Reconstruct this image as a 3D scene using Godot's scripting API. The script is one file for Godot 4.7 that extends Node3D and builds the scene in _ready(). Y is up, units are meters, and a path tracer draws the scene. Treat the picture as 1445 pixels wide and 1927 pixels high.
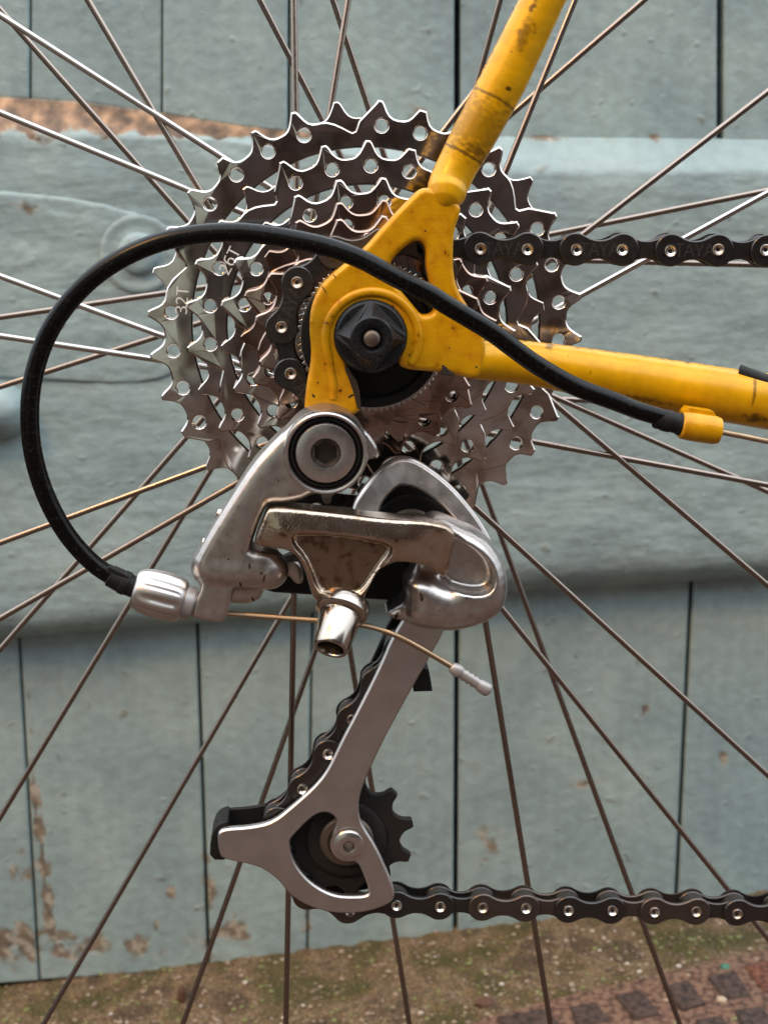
extends Node3D
# A bicycle's rear cassette and derailleur in front of a painted plank door. Shapes are made in millimetres, with the smallest sprocket's centre at the origin, and put into the scene in metres.

const F := 2600.0                # focal length of the lens, in pixels of the 1445 x 1927 photograph
const MM := 0.001
const DOOR := -250.0             # front of the door's rail, mm
var look: Basis
var eye: Vector3
var where := {}
var M := {}
var rng := RandomNumberGenerator.new()


class Shape:
	var v := PackedVector3Array()
	var n := PackedVector3Array()
	var uv := PackedVector2Array()

	func tri(a: Vector3, b: Vector3, c: Vector3, na: Vector3, nb: Vector3, nc: Vector3, ua := Vector2.ZERO, ub := Vector2.ZERO, uc := Vector2.ZERO) -> void:
		if (b - a).cross(c - a).dot(na + nb + nc) > 0.0:
			v.append_array([a, c, b]); n.append_array([na, nc, nb]); uv.append_array([ua, uc, ub])
		else:
			v.append_array([a, b, c]); n.append_array([na, nb, nc]); uv.append_array([ua, ub, uc])

	func flat(a: Vector3, b: Vector3, c: Vector3, to: Vector3) -> void:
		var g := (b - a).cross(c - a).normalized()
		if g.dot(to) < 0.0: g = -g
		tri(a, b, c, g, g, g)


# ---------------------------------------------------------------- reading the photograph's plan

func at(u: float, w: float, z: float) -> Vector3:      # the point of the upright plane z (mm) that the photograph shows at (u, w)
	var d := look * Vector3((u - 722.5) / F, -(w - 963.5) / F, -1.0)
	return eye + d * ((z - eye.z) / d.z)

func on_ground(u: float, w: float) -> Vector3:
	var d := look * Vector3((u - 722.5) / F, -(w - 963.5) / F, -1.0)
	# ground: y = g0 + gs * x
	var t := (ground_y(0.0) + ground_slope * eye.x - eye.y) / (d.y - ground_slope * d.x)
	return eye + d * t

var ground_slope := 0.0
var ground_at := 0.0
func ground_y(x: float) -> float:
	return ground_at + ground_slope * x

func trace(p: Array, z: float) -> PackedVector2Array:   # an outline, counter-clockwise
	var o := PackedVector2Array()
	for i in range(0, p.size(), 2):
		var q := at(p[i], p[i + 1], z)
		o.append(Vector2(q.x, q.y))
	return wound(o)

func wound(o: PackedVector2Array, clockwise := false) -> PackedVector2Array:
	var s := 0.0
	for i in o.size():
		s += o[i].cross(o[(i + 1) % o.size()])
	if (s < 0.0) != clockwise: o.reverse()
	return o

func rounded(o: PackedVector2Array, times := 2) -> PackedVector2Array:   # corner cutting
	for k in times:
		var r := PackedVector2Array()
		for i in o.size():
			var a := o[i]
			var b := o[(i + 1) % o.size()]
			r.append(a.lerp(b, 0.25)); r.append(a.lerp(b, 0.75))
		o = r
	return o

func path3(p: Array) -> PackedVector3Array:              # [u, v, z, ...] to points
	var o := PackedVector3Array()
	for i in range(0, p.size(), 3): o.append(at(p[i], p[i + 1], p[i + 2]))
	return o

func spline(p: PackedVector3Array, each: int) -> PackedVector3Array:
	var o := PackedVector3Array()
	for i in p.size() - 1:
		var a := p[maxi(i - 1, 0)]
		var d := p[mini(i + 2, p.size() - 1)]
		for k in each: o.append(p[i].cubic_interpolate(p[i + 1], a, d, float(k) / each))
	o.append(p[p.size() - 1])
	return o


# ---------------------------------------------------------------- shapes

func plate(s: Shape, outer: PackedVector2Array, holes: Array, z0: float, z1: float, bevel := 0.3, back_bevel := 0.0) -> void:
	var loops: Array = [wound(outer.duplicate())]
	for h in holes: loops.append(wound(h.duplicate(), true))
	var tops: Array = []
	var lows: Array = []
	for k in loops.size():
		var p: PackedVector2Array = loops[k]
		var m := p.size()
		var en := PackedVector2Array()
		for i in m:
			var e := (p[(i + 1) % m] - p[i]).normalized()
			en.append(Vector2(e.y, -e.x))
		var top := PackedVector2Array()
		var low := PackedVector2Array()
		for i in m:
			var a := en[(i + m - 1) % m]
			var b := en[i]
			var q := (a + b).normalized()
			var miter := 1.0 / maxf(0.55, q.dot(b))
			top.append(p[i] - q * bevel * miter)
			low.append(p[i] - q * back_bevel * miter)
		tops.append(top); lows.append(low)
		for i in m:
			var j := (i + 1) % m
			var ni := (en[i] + en[(i + m - 1) % m]).normalized() if en[i].dot(en[(i + m - 1) % m]) > 0.75 else en[i]
			var nj := (en[i] + en[j]).normalized() if en[i].dot(en[j]) > 0.75 else en[i]
			var wi := Vector3(ni.x, ni.y, 0)
			var wj := Vector3(nj.x, nj.y, 0)
			var a0 := Vector3(p[i].x, p[i].y, z0 + back_bevel)
			var b0 := Vector3(p[j].x, p[j].y, z0 + back_bevel)
			var a1 := Vector3(p[i].x, p[i].y, z1 - bevel)
			var b1 := Vector3(p[j].x, p[j].y, z1 - bevel)
			s.tri(a0, b0, b1, wi, wj, wj); s.tri(a0, b1, a1, wi, wj, wi)
			if bevel > 0.0:
				var a2 := Vector3(top[i].x, top[i].y, z1)
				var b2 := Vector3(top[j].x, top[j].y, z1)
				var ti := (wi + Vector3(0, 0, 1.4)).normalized()
				var tj := (wj + Vector3(0, 0, 1.4)).normalized()
				var si := (wi * 1.6 + Vector3(0, 0, 0.9)).normalized()
				var sj := (wj * 1.6 + Vector3(0, 0, 0.9)).normalized()
				s.tri(a1, b1, b2, si, sj, tj); s.tri(a1, b2, a2, si, tj, ti)
			if back_bevel > 0.0:
				var a3 := Vector3(low[i].x, low[i].y, z0)
				var b3 := Vector3(low[j].x, low[j].y, z0)
				var ri := (wi + Vector3(0, 0, -1)).normalized()
				var rj := (wj + Vector3(0, 0, -1)).normalized()
				s.tri(a0, b0, b3, ri, rj, rj); s.tri(a0, b3, a3, ri, rj, ri)
	for side in 2:
		var use: Array = tops if side else lows
		var z := z1 if side else z0
		var up := Vector3(0, 0, 1 if side else -1)
		var one := merged(use)
		var ix := Geometry2D.triangulate_polygon(one)
		if ix.is_empty():
			one = merged(loops)
			ix = Geometry2D.triangulate_polygon(one)
			if ix.is_empty(): print("an outline could not be filled: ", one.size(), " points")
		for i in range(0, ix.size(), 3):
			var a := one[ix[i]]
			var b := one[ix[i + 1]]
			var c := one[ix[i + 2]]
			s.tri(Vector3(a.x, a.y, z), Vector3(b.x, b.y, z), Vector3(c.x, c.y, z), up, up, up)

func merged(loops: Array) -> PackedVector2Array:         # holes joined to the outline by hairline slits
	var outer: PackedVector2Array = loops[0]
	var put_in := {}
	for k in range(1, loops.size()):
		var h: PackedVector2Array = loops[k]
		var c := Vector2.ZERO
		for q in h: c += q
		c /= h.size()
		var size := h[0].distance_to(c)
		var best := 1e18
		var io := 0
		var ih := 0
		if size > 12.0:
			for i in outer.size():
				if put_in.has(i): continue
				for j in h.size():
					var d := outer[i].distance_squared_to(h[j])
					if d < best: best = d; io = i; ih = j
		else:
			for i in outer.size():
				var d := outer[i].distance_squared_to(c)
				if d < best and not put_in.has(i): best = d; io = i
			best = 1e18
			for j in h.size():
				var d := outer[io].distance_squared_to(h[j])
				if d < best: best = d; ih = j
		put_in[io] = [h, ih]
	var o := PackedVector2Array()
	for i in outer.size():
		o.append(outer[i])
		if put_in.has(i):
			var h: PackedVector2Array = put_in[i][0]
			var s: int = put_in[i][1]
			var side := (outer[(i + 1) % outer.size()] - outer[i]).normalized() * 0.004
			for j in h.size(): o.append(h[(s + j) % h.size()])
			o.append(h[s] + side)
			o.append(outer[i] + side)
	return o

func ring(r: float, n: int, c := Vector2.ZERO, start := 0.0) -> PackedVector2Array:
	var o := PackedVector2Array()
	for i in n: o.append(c + Vector2.from_angle(start + TAU * i / n) * r)
	return o

func lathe(s: Shape, x: Transform3D, prof: PackedVector2Array, seg := 40) -> void:   # (radius, height) from the back to the front, turned about the local z
	var m := prof.size()
	var sn := PackedVector2Array()
	for i in m - 1:
		var d := prof[i + 1] - prof[i]
		sn.append(Vector2(d.y, -d.x).normalized())
	for i in m - 1:
		var n0 := sn[i]
		var n1 := sn[i]
		if i > 0 and sn[i].dot(sn[i - 1]) > 0.8: n0 = (sn[i] + sn[i - 1]).normalized()
		if i < m - 2 and sn[i].dot(sn[i + 1]) > 0.8: n1 = (sn[i] + sn[i + 1]).normalized()
		for k in seg:
			var q: Array = []
			for a in [TAU * k / seg, TAU * (k + 1) / seg]:
				var c := Vector2.from_angle(a)
				for e in 2:
					var p: Vector2 = prof[i + e]
					var w: Vector2 = n1 if e else n0
					q.append(x * Vector3(c.x * p.x, c.y * p.x, p.y))
					q.append((x.basis * Vector3(c.x * w.x, c.y * w.x, w.y)).normalized())
			if prof[i].x > 1e-4: s.tri(q[0], q[2], q[4], q[1], q[3], q[5])
			if prof[i + 1].x > 1e-4: s.tri(q[2], q[6], q[4], q[3], q[7], q[5])

func axis(o: Vector3, z: Vector3) -> Transform3D:
	z = z.normalized()
	var x := (Vector3.RIGHT if absf(z.x) < 0.9 else Vector3.UP).cross(z).normalized()
	return Transform3D(Basis(x, z.cross(x), z), o)

func P(a: Array) -> PackedVector2Array:
	var o := PackedVector2Array()
	for i in range(0, a.size(), 2): o.append(Vector2(a[i], a[i + 1]))
	return o

func tube(s: Shape, p: PackedVector3Array, r: PackedFloat32Array, seg := 16, squash := 1.0) -> void:
	var t := (p[1] - p[0]).normalized()
	var nx := (Vector3(0, 0, -1) - t * Vector3(0, 0, -1).dot(t)).normalized()
	var length := 0.0
	var full := 0.0
	for i in p.size() - 1: full += p[i].distance_to(p[i + 1])
	var last: Array = []
	for i in p.size():
		t = (p[mini(i + 1, p.size() - 1)] - p[maxi(i - 1, 0)]).normalized()
		nx = (nx - t * nx.dot(t)).normalized()
		var ny := t.cross(nx)
		if i: length += p[i].distance_to(p[i - 1])
		var rr := r[i] if r.size() > 1 else r[0]
		var dr := 0.0
		if r.size() > 1:
			var i0 := maxi(i - 1, 0)
			var i1 := mini(i + 1, p.size() - 1)
			dr = (r[i1] - r[i0]) / maxf(0.01, p[i1].distance_to(p[i0]))
		var row: Array = []
		for k in seg + 1:
			var a := TAU * k / seg
			var d := nx * cos(a) * squash + ny * sin(a)
			row.append([p[i] + d * rr, (nx * cos(a) / squash + ny * sin(a) - t * dr).normalized(), Vector2(float(k) / seg, length / full)])
		if i:
			for k in seg:
				var a: Array = last[k]
				var b: Array = last[k + 1]
				var c: Array = row[k + 1]
				var d: Array = row[k]
				s.tri(a[0], b[0], c[0], a[1], b[1], c[1], a[2], b[2], c[2])
				s.tri(a[0], c[0], d[0], a[1], c[1], d[1], a[2], c[2], d[2])
		if i == 0 or i == p.size() - 1:
			var w := -t if i == 0 else t
			for k in seg: s.tri(p[i], row[k][0], row[k + 1][0], w, w, w, row[k][2], row[k][2], row[k][2])
		last = row

func chamfer_box(s: Shape, x: Transform3D, size: Vector3, b: float) -> void:
	var t := Shape.new()
	var h := size / 2.0
	plate(t, PackedVector2Array([Vector2(-h.x, -h.y), Vector2(h.x, -h.y), Vector2(h.x, h.y), Vector2(-h.x, h.y)]), [], -h.z, h.z, b, b)
	add(s, t, x)

func add(s: Shape, t: Shape, x: Transform3D) -> void:
	for i in t.v.size():
		s.v.append(x * t.v[i]); s.n.append((x.basis * t.n[i]).normalized()); s.uv.append(t.uv[i])

func seg_dist(p: Vector2, a: Vector2, b: Vector2) -> float:
	var e := b - a
	return (p - a - e * clampf((p - a).dot(e) / e.length_squared(), 0.0, 1.0)).length()

func sd_poly(p: Vector2, o: PackedVector2Array) -> float:
	var d := 1e18
	var s := 1.0
	var j := o.size() - 1
	for i in o.size():
		var a := o[i]
		var e := o[j] - a
		var w := p - a
		var q := w - e * clampf(w.dot(e) / e.length_squared(), 0.0, 1.0)
		d = minf(d, q.length_squared())
		var c1 := p.y >= a.y
		var c2 := p.y < o[j].y
		var c3 := e.x * w.y > e.y * w.x
		if (c1 and c2 and c3) or (not c1 and not c2 and not c3): s = -s
		j = i
	return s * sqrt(d)

class Field:                      # an outline's distance on a grid, for quick look-up
	var o: Vector2
	var step: float
	var nx: int
	var ny: int
	var d := PackedFloat32Array()

	func sd(x: float, y: float) -> float:
		var fx := (x - o.x) / step
		var fy := (y - o.y) / step
		var cx := clampf(fx, 0.0, nx - 1.001)
		var cy := clampf(fy, 0.0, ny - 1.001)
		var i := int(cx)
		var j := int(cy)
		var u := cx - i
		var w := cy - j
		var k := j * nx + i
		var v := lerpf(lerpf(d[k], d[k + 1], u), lerpf(d[k + nx], d[k + nx + 1], u), w)
		return v + Vector2(fx - cx, fy - cy).length() * step

func field(poly: PackedVector2Array, step := 0.5) -> Field:
	var f := Field.new()
	var lo := poly[0]
	var hi := poly[0]
	for p in poly: lo = lo.min(p); hi = hi.max(p)
	f.o = lo - Vector2(3, 3)
	f.step = step
	f.nx = int((hi.x - lo.x + 6.0) / step) + 2
	f.ny = int((hi.y - lo.y + 6.0) / step) + 2
	for j in f.ny:
		for i in f.nx: f.d.append(sd_poly(f.o + Vector2(i, j) * step, poly))
	return f

func extruded(p: Vector3, o: Field, z0: float, z1: float, r: float) -> float:
	var a := o.sd(p.x, p.y) + r
	var b := absf(p.z - (z0 + z1) / 2.0) - (z1 - z0) / 2.0 + r
	return minf(maxf(a, b), 0.0) + Vector2(maxf(a, 0.0), maxf(b, 0.0)).length() - r

func pill(p: Vector3, a: Vector3, b: Vector3, ra: float, rb: float) -> float:
	var e := b - a
	var t := clampf((p - a).dot(e) / e.length_squared(), 0.0, 1.0)
	return (p - a - e * t).length() - lerpf(ra, rb, t)

func drum(p: Vector3, c: Vector2, r: float, z0: float, z1: float, e: float) -> float:
	var a := Vector2(p.x, p.y).distance_to(c) - r + e
	var b := absf(p.z - (z0 + z1) / 2.0) - (z1 - z0) / 2.0 + e
	return minf(maxf(a, b), 0.0) + Vector2(maxf(a, 0.0), maxf(b, 0.0)).length() - e

func smin(a: float, b: float, k: float) -> float:
	var h := maxf(k - absf(a - b), 0.0) / k
	return minf(a, b) - h * h * k * 0.25

func smax(a: float, b: float, k: float) -> float:
	return -smin(-a, -b, k)

func nets(s: Shape, f: Callable, lo: Vector3, hi: Vector3, cell: float) -> void:     # surface nets of a distance field
	var B := 4
	var nx := int(ceil((hi.x - lo.x) / cell / B)) * B
	var ny := int(ceil((hi.y - lo.y) / cell / B)) * B
	var nz := int(ceil((hi.z - lo.z) / cell / B)) * B
	var sx := nx + 1
	var sy := ny + 1
	var val := PackedFloat32Array()
	val.resize(sx * sy * (nz + 1))
	val.fill(1e9)
	var near := []
	for bz in nz / B:
		for by in ny / B:
			for bx in nx / B:
				var c := lo + Vector3(bx * B + B * 0.5, by * B + B * 0.5, bz * B + B * 0.5) * cell
				if absf(f.call(c)) > B * cell * 1.3: continue
				near.append(Vector3i(bx * B, by * B, bz * B))
				for z in range(bz * B, bz * B + B + 1):
					for y in range(by * B, by * B + B + 1):
						for x in range(bx * B, bx * B + B + 1):
							var i := (z * sy + y) * sx + x
							if val[i] > 1e8: val[i] = f.call(lo + Vector3(x, y, z) * cell)
	var at_cell := {}
	var pos := PackedVector3Array()
	for b: Vector3i in near:
		for z in range(b.z, b.z + B):
			for y in range(b.y, b.y + B):
				for x in range(b.x, b.x + B):
					var c: Array = []
					var inside := 0
					for k in 8:
						var w := val[((z + (k >> 2)) * sy + y + ((k >> 1) & 1)) * sx + x + (k & 1)]
						c.append(w)
						if w < 0.0: inside += 1
					if inside == 0 or inside == 8: continue
					var sum := Vector3.ZERO
					var m := 0
					for k in 8:
						for d in 3:
							if k & (1 << d): continue
							var l := k | (1 << d)
							if (c[k] < 0.0) == (c[l] < 0.0): continue
							var t: float = c[k] / (c[k] - c[l])
							var q := Vector3(k & 1, (k >> 1) & 1, k >> 2)
							q[d] += t
							sum += q; m += 1
					at_cell[(z * sy + y) * sx + x] = pos.size()
					pos.append(lo + (Vector3(x, y, z) + sum / m) * cell)
	var nor := PackedVector3Array()
	for p in pos:
		var e := cell * 0.7
		nor.append(Vector3(f.call(p + Vector3(e, 0, 0)) - f.call(p - Vector3(e, 0, 0)), f.call(p + Vector3(0, e, 0)) - f.call(p - Vector3(0, e, 0)), f.call(p + Vector3(0, 0, e)) - f.call(p - Vector3(0, 0, e))).normalized())
	var step := [1, sx, sx * sy]
	for i: int in at_cell:
		for d in 3:
			if (val[i] < 0.0) == (val[i + step[d]] < 0.0): continue
			var u: int = step[(d + 1) % 3]
			var w: int = step[(d + 2) % 3]
			if not (at_cell.has(i - u) and at_cell.has(i - w) and at_cell.has(i - u - w)): continue
			var a: int = at_cell[i]
			var b: int = at_cell[i - u]
			var c: int = at_cell[i - u - w]
			var e: int = at_cell[i - w]
			s.tri(pos[a], pos[b], pos[c], nor[a], nor[b], nor[c])
			s.tri(pos[a], pos[c], pos[e], nor[a], nor[c], nor[e])


# ---------------------------------------------------------------- putting things into the scene

func mesh_of(s: Shape, c: Vector3) -> ArrayMesh:
	var v := PackedVector3Array()
	for p in s.v: v.append((p - c) * MM)
	var arr := []
	arr.resize(Mesh.ARRAY_MAX)
	arr[Mesh.ARRAY_VERTEX] = v
	arr[Mesh.ARRAY_NORMAL] = s.n
	arr[Mesh.ARRAY_TEX_UV] = s.uv
	var m := ArrayMesh.new()
	m.add_surface_from_arrays(Mesh.PRIMITIVE_TRIANGLES, arr)
	return m

func put(called: String, s: Shape, mat: Material, parent: Node3D = self) -> MeshInstance3D:
	var lo := s.v[0]
	var hi := s.v[0]
	for p in s.v: lo = lo.min(p); hi = hi.max(p)
	var c := (lo + hi) / 2.0
	if mat == M.door:
		for i in s.v.size(): s.uv[i] = door_uv(s.v[i])
	return place(called, mesh_of(s, c), mat, parent, Transform3D(Basis(), c))

func place(called: String, m: Mesh, mat: Material, parent: Node3D, x: Transform3D) -> MeshInstance3D:   # x in mm
	var o := MeshInstance3D.new()
	o.name = called
	o.mesh = m
	o.material_override = mat
	var w := x.origin * MM
	o.transform = Transform3D(x.basis, w - (where[parent] if where.has(parent) else Vector3.ZERO))
	where[o] = w
	parent.add_child(o, true)
	return o

func thing(called: String, label: String, category: String, base: Vector3) -> Node3D:
	var o := Node3D.new()
	o.name = called
	o.position = base * MM
	where[o] = base * MM
	tag(o, label, category)
	add_child(o, true)
	return o

func tag(o: Node3D, label: String, category := "", group := "", kind := "") -> void:
	if label: o.set_meta("label", label)
	if category: o.set_meta("category", category)
	if group: o.set_meta("group", group)
	if kind: o.set_meta("kind", kind)


# ---------------------------------------------------------------- materials

func noise(seed_: int, freq: float, kind := FastNoiseLite.TYPE_SIMPLEX_SMOOTH, oct := 4) -> FastNoiseLite:
	var n := FastNoiseLite.new()
	n.seed = seed_
	n.noise_type = kind
	n.frequency = freq
	n.fractal_octaves = oct
	return n

func noise_map(seed_: int, freq: float, stops: Array, cols: Array, kind := FastNoiseLite.TYPE_SIMPLEX_SMOOTH, oct := 4) -> NoiseTexture2D:
	var t := NoiseTexture2D.new()
	t.width = 512; t.height = 512
	t.seamless = true
	t.noise = noise(seed_, freq, kind, oct)
	var g := Gradient.new()
	g.offsets = PackedFloat32Array(stops)
	g.colors = PackedColorArray(cols)
	t.color_ramp = g
	return t

func grey(a: float) -> Color:
	return Color(a, a, a)

func metal(c: Color, rough: float, metallic := 1.0) -> StandardMaterial3D:     # c is a linear base colour
	var m := StandardMaterial3D.new()
	m.albedo_color = c.linear_to_srgb()
	m.metallic = metallic
	m.roughness = rough
	return m

func planar(m: StandardMaterial3D, mm: float) -> StandardMaterial3D:             # a texture repeats every mm millimetres
	m.uv1_triplanar = true
	m.uv1_world_triplanar = true
	m.uv1_scale = Vector3.ONE / (mm * MM)
	return m

func materials() -> void:
	var smudge := noise_map(3, 0.012, [0.25, 0.5, 0.75], [grey(0.76), grey(0.86), grey(1.0)])
	var grain := noise_map(4, 0.09, [0.2, 0.8], [grey(0.0), grey(1.0)])
	var waves := noise_map(5, 0.008, [0.2, 0.8], [grey(0.0), grey(1.0)], FastNoiseLite.TYPE_SIMPLEX_SMOOTH, 2)
	var pits := noise_map(6, 0.03, [0.0, 0.58, 0.72, 1.0], [grey(1.0), grey(1.0), grey(0.72), grey(0.5)], FastNoiseLite.TYPE_SIMPLEX_SMOOTH, 5)
	var grime := noise_map(7, 0.014, [0.3, 0.5, 0.62, 0.8], [Color(1, 1, 1), Color(0.98, 0.97, 0.96), Color(0.90, 0.87, 0.84), Color(0.72, 0.66, 0.6)], FastNoiseLite.TYPE_SIMPLEX_SMOOTH, 5)
	# bright nickel of the sprockets
	var m := planar(metal(Color(0.74, 0.68, 0.64), 0.085), 90)
	m.roughness_texture = smudge
	m.albedo_texture = noise_map(17, 0.01, [0.3, 0.55, 0.7], [Color(1, 1, 1), Color(0.93, 0.91, 0.88), Color(0.78, 0.74, 0.7)], FastNoiseLite.TYPE_SIMPLEX_SMOOTH, 4)
	m.heightmap_enabled = true; m.heightmap_texture = waves; m.heightmap_scale = 0.006
	M.nickel = m
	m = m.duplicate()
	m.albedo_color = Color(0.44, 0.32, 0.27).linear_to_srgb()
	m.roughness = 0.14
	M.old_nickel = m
	m = planar(metal(Color(0.6, 0.58, 0.55), 0.2), 40)
	m.roughness_texture = smudge
	M.mark = m
	M.socket = metal(Color(0.10, 0.075, 0.06), 0.5, 0.6)
	M.plate_mark = metal(Color(0.10, 0.085, 0.076), 0.42, 0.85)
	M.stamp = metal(Color(0.72, 0.70, 0.67), 0.6, 0.1)
	# spokes
	m = planar(metal(Color(0.27, 0.215, 0.18), 0.28), 30)
	m.roughness_texture = smudge
	M.spoke = m
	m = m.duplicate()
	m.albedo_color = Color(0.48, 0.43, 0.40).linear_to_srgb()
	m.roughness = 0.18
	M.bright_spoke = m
	# oily black chain
	m = planar(metal(Color(0.08, 0.067, 0.06), 0.4, 0.85), 25)
	m.roughness_texture = smudge
	m.heightmap_enabled = true; m.heightmap_texture = grain; m.heightmap_scale = 0.002
	M.chain = m
	for k in 3:
		m = m.duplicate()
		m.albedo_color = [Color(0.07, 0.06, 0.055), Color(0.10, 0.078, 0.066), Color(0.06, 0.055, 0.053)][k].linear_to_srgb()
		m.roughness = [0.36, 0.46, 0.33][k]
		M["chain%d" % k] = m
	m = metal(Color(0.66, 0.6, 0.54), 0.2)
	M.pin = m
	m = metal(Color(0.48, 0.40, 0.34), 0.3)
	M.worn_pin = m
	# cast alloy, dulled
	m = planar(metal(Color(0.54, 0.505, 0.48), 0.38), 30)
	m.albedo_texture = noise_map(47, 0.02, [0.2, 0.55, 0.8, 0.92], [Color(1, 1, 1), Color(0.98, 0.965, 0.955), Color(0.93, 0.91, 0.90), Color(0.85, 0.82, 0.8)], FastNoiseLite.TYPE_SIMPLEX_SMOOTH, 5)
	m.roughness_texture = smudge
	m.heightmap_enabled = true; m.heightmap_texture = grain; m.heightmap_scale = 0.0015
	M.cast = m
	# satin anodised cage
	m = planar(metal(Color(0.57, 0.53, 0.505), 0.38), 50)
	m.albedo_texture = noise_map(19, 0.008, [0.3, 0.7], [Color(1, 1, 1), Color(0.96, 0.955, 0.95)])
	M.satin = m
	# polished link
	m = planar(metal(Color(0.54, 0.45, 0.37), 0.22), 40)
	m.albedo_texture = noise_map(48, 0.015, [0.2, 0.55, 0.8, 0.92], [Color(1, 1, 1), Color(0.96, 0.93, 0.9), Color(0.88, 0.83, 0.78), Color(0.6, 0.52, 0.46)], FastNoiseLite.TYPE_SIMPLEX_SMOOTH, 5)
	m.roughness_texture = smudge
	m.heightmap_enabled = true; m.heightmap_texture = grain; m.heightmap_scale = 0.003
	M.link = m
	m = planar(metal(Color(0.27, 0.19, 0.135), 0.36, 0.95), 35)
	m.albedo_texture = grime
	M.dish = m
	m = planar(metal(Color(0.62, 0.58, 0.55), 0.3), 40)
	m.roughness_texture = smudge
	M.bolt = m
	m = metal(Color(0.46, 0.40, 0.34), 0.17)
	M.chrome = m
	m = metal(Color(0.42, 0.29, 0.18), 0.32)
	M.wire = m
	m = metal(Color(0.38, 0.35, 0.335), 0.46, 0.6)
	M.crimp = m
	# blacks
	m = planar(metal(Color(0.012, 0.0115, 0.011), 0.55, 0.0), 20)
	m.roughness_texture = smudge
	m.heightmap_enabled = true; m.heightmap_texture = grain; m.heightmap_scale = 0.004
	m.metallic_specular = 0.3
	M.black = m
	m = planar(metal(Color(0.006, 0.0055, 0.005), 0.3, 0.0), 30)
	m.roughness_texture = noise_map(49, 0.03, [0.3, 0.5, 0.62], [grey(0.75), grey(0.85), grey(1.0)])
	m.albedo_texture = noise_map(50, 0.04, [0.0, 0.66, 0.8], [grey(0.35), grey(0.4), grey(1.0)], FastNoiseLite.TYPE_SIMPLEX_SMOOTH, 5)
	m.albedo_color = Color(0.02, 0.018, 0.016).linear_to_srgb()
	m.metallic_specular = 0.3
	M.housing = m
	m = planar(metal(Color(0.018, 0.018, 0.019), 0.3, 0.0), 20)
	m.albedo_texture = pits; m.roughness_texture = smudge
	m.metallic_specular = 0.3
	M.nut = m
	m = planar(metal(Color(0.02, 0.017, 0.015), 0.65, 0.0), 20)
	m.heightmap_enabled = true; m.heightmap_texture = grain; m.heightmap_scale = 0.01
	m.metallic_specular = 0.25
	M.pulley = m
	m = metal(Color(0.15, 0.115, 0.09), 0.5, 0.8)
	M.bush = m
	# yellow enamel
	m = planar(metal(Color(0.62, 0.305, 0.001), 0.4, 0.1), 60)
	m.albedo_texture = noise_map(23, 0.022, [0.0, 0.4, 0.7, 0.87, 0.92], [Color(1, 1, 1), Color(0.98, 0.96, 0.93), Color(0.94, 0.89, 0.85), Color(0.88, 0.8, 0.7), Color(0.35, 0.25, 0.2)], FastNoiseLite.TYPE_SIMPLEX_SMOOTH, 5)
	m.roughness_texture = smudge
	m.heightmap_enabled = true; m.heightmap_texture = grain; m.heightmap_scale = 0.003
	m.clearcoat_enabled = true; m.clearcoat = 0.18; m.clearcoat_roughness = 0.2; m.metallic_specular = 0.35
	M.yellow = m
	m = planar(metal(Color(0.035, 0.018, 0.008), 0.8, 0.1), 15)
	m.heightmap_enabled = true; m.heightmap_texture = grain; m.heightmap_scale = 0.02
	M.rust = m
	# masonry
	m = planar(metal(Color(0.078, 0.048, 0.034), 0.85, 0.0), 70)
	m.albedo_texture = noise_map(31, 0.03, [0.2, 0.5, 0.8], [Color(0.55, 0.5, 0.5), Color(0.9, 0.85, 0.85), Color(1, 1, 1)], FastNoiseLite.TYPE_SIMPLEX_SMOOTH, 5)
	m.heightmap_enabled = true; m.heightmap_texture = grain; m.heightmap_scale = 0.05
	M.brick = m
	m = m.duplicate()
	m.albedo_color = Color(0.20, 0.075, 0.04).linear_to_srgb()
	M.red_brick = m
	m = m.duplicate()
	m.albedo_color = Color(0.21, 0.12, 0.073).linear_to_srgb()
	M.mortar = m
	m = planar(metal(Color(0.25, 0.2, 0.13), 0.95, 0.0), 190)
	m.albedo_texture = noise_map(37, 0.009, [0.2, 0.4, 0.55, 0.66, 0.8], [Color(0.68, 0.6, 0.55), Color(1.0, 0.93, 0.86), Color(0.82, 0.74, 0.64), Color(0.72, 0.7, 0.5), Color(0.6, 0.62, 0.38)], FastNoiseLite.TYPE_SIMPLEX_SMOOTH, 6)
	m.heightmap_enabled = true; m.heightmap_texture = noise_map(38, 0.12, [0.3, 0.7], [grey(0.0), grey(1.0)]); m.heightmap_scale = 0.12
	m.detail_enabled = true
	m.detail_uv_layer = BaseMaterial3D.DETAIL_UV_1
	m.detail_blend_mode = BaseMaterial3D.BLEND_MODE_MUL
	m.detail_albedo = noise_map(39, 0.16, [0.2, 0.5, 0.72, 0.8], [Color(0.6, 0.58, 0.55), Color(0.85, 0.84, 0.82), Color(1, 1, 1), Color(1, 1, 1)], FastNoiseLite.TYPE_SIMPLEX_SMOOTH, 3)
	M.sill = m
	m = planar(metal(Color(0.085, 0.049, 0.036), 0.9, 0.0), 900)
	m.albedo_texture = noise_map(41, 0.02, [0.2, 0.8], [Color(0.6, 0.55, 0.5), Color(1, 1, 1)])
	M.street = m
	M.pebble = metal(Color(0.45, 0.33, 0.22), 0.7, 0.0)
	M.green = metal(Color(0.04, 0.15, 0.09), 0.5, 0.0)
	M.leaf = metal(Color(0.09, 0.04, 0.02), 0.7, 0.0)
	M.dark = metal(Color(0.012, 0.011, 0.01), 0.9, 0.0)
	M.door = door_paint()

const DOOR_W := 450.0
const DOOR_H := 500.0
func door_uv(p: Vector3) -> Vector2:
	return Vector2((p.x + 228.0) / DOOR_W, (135.0 - p.y) / DOOR_H)

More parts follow.
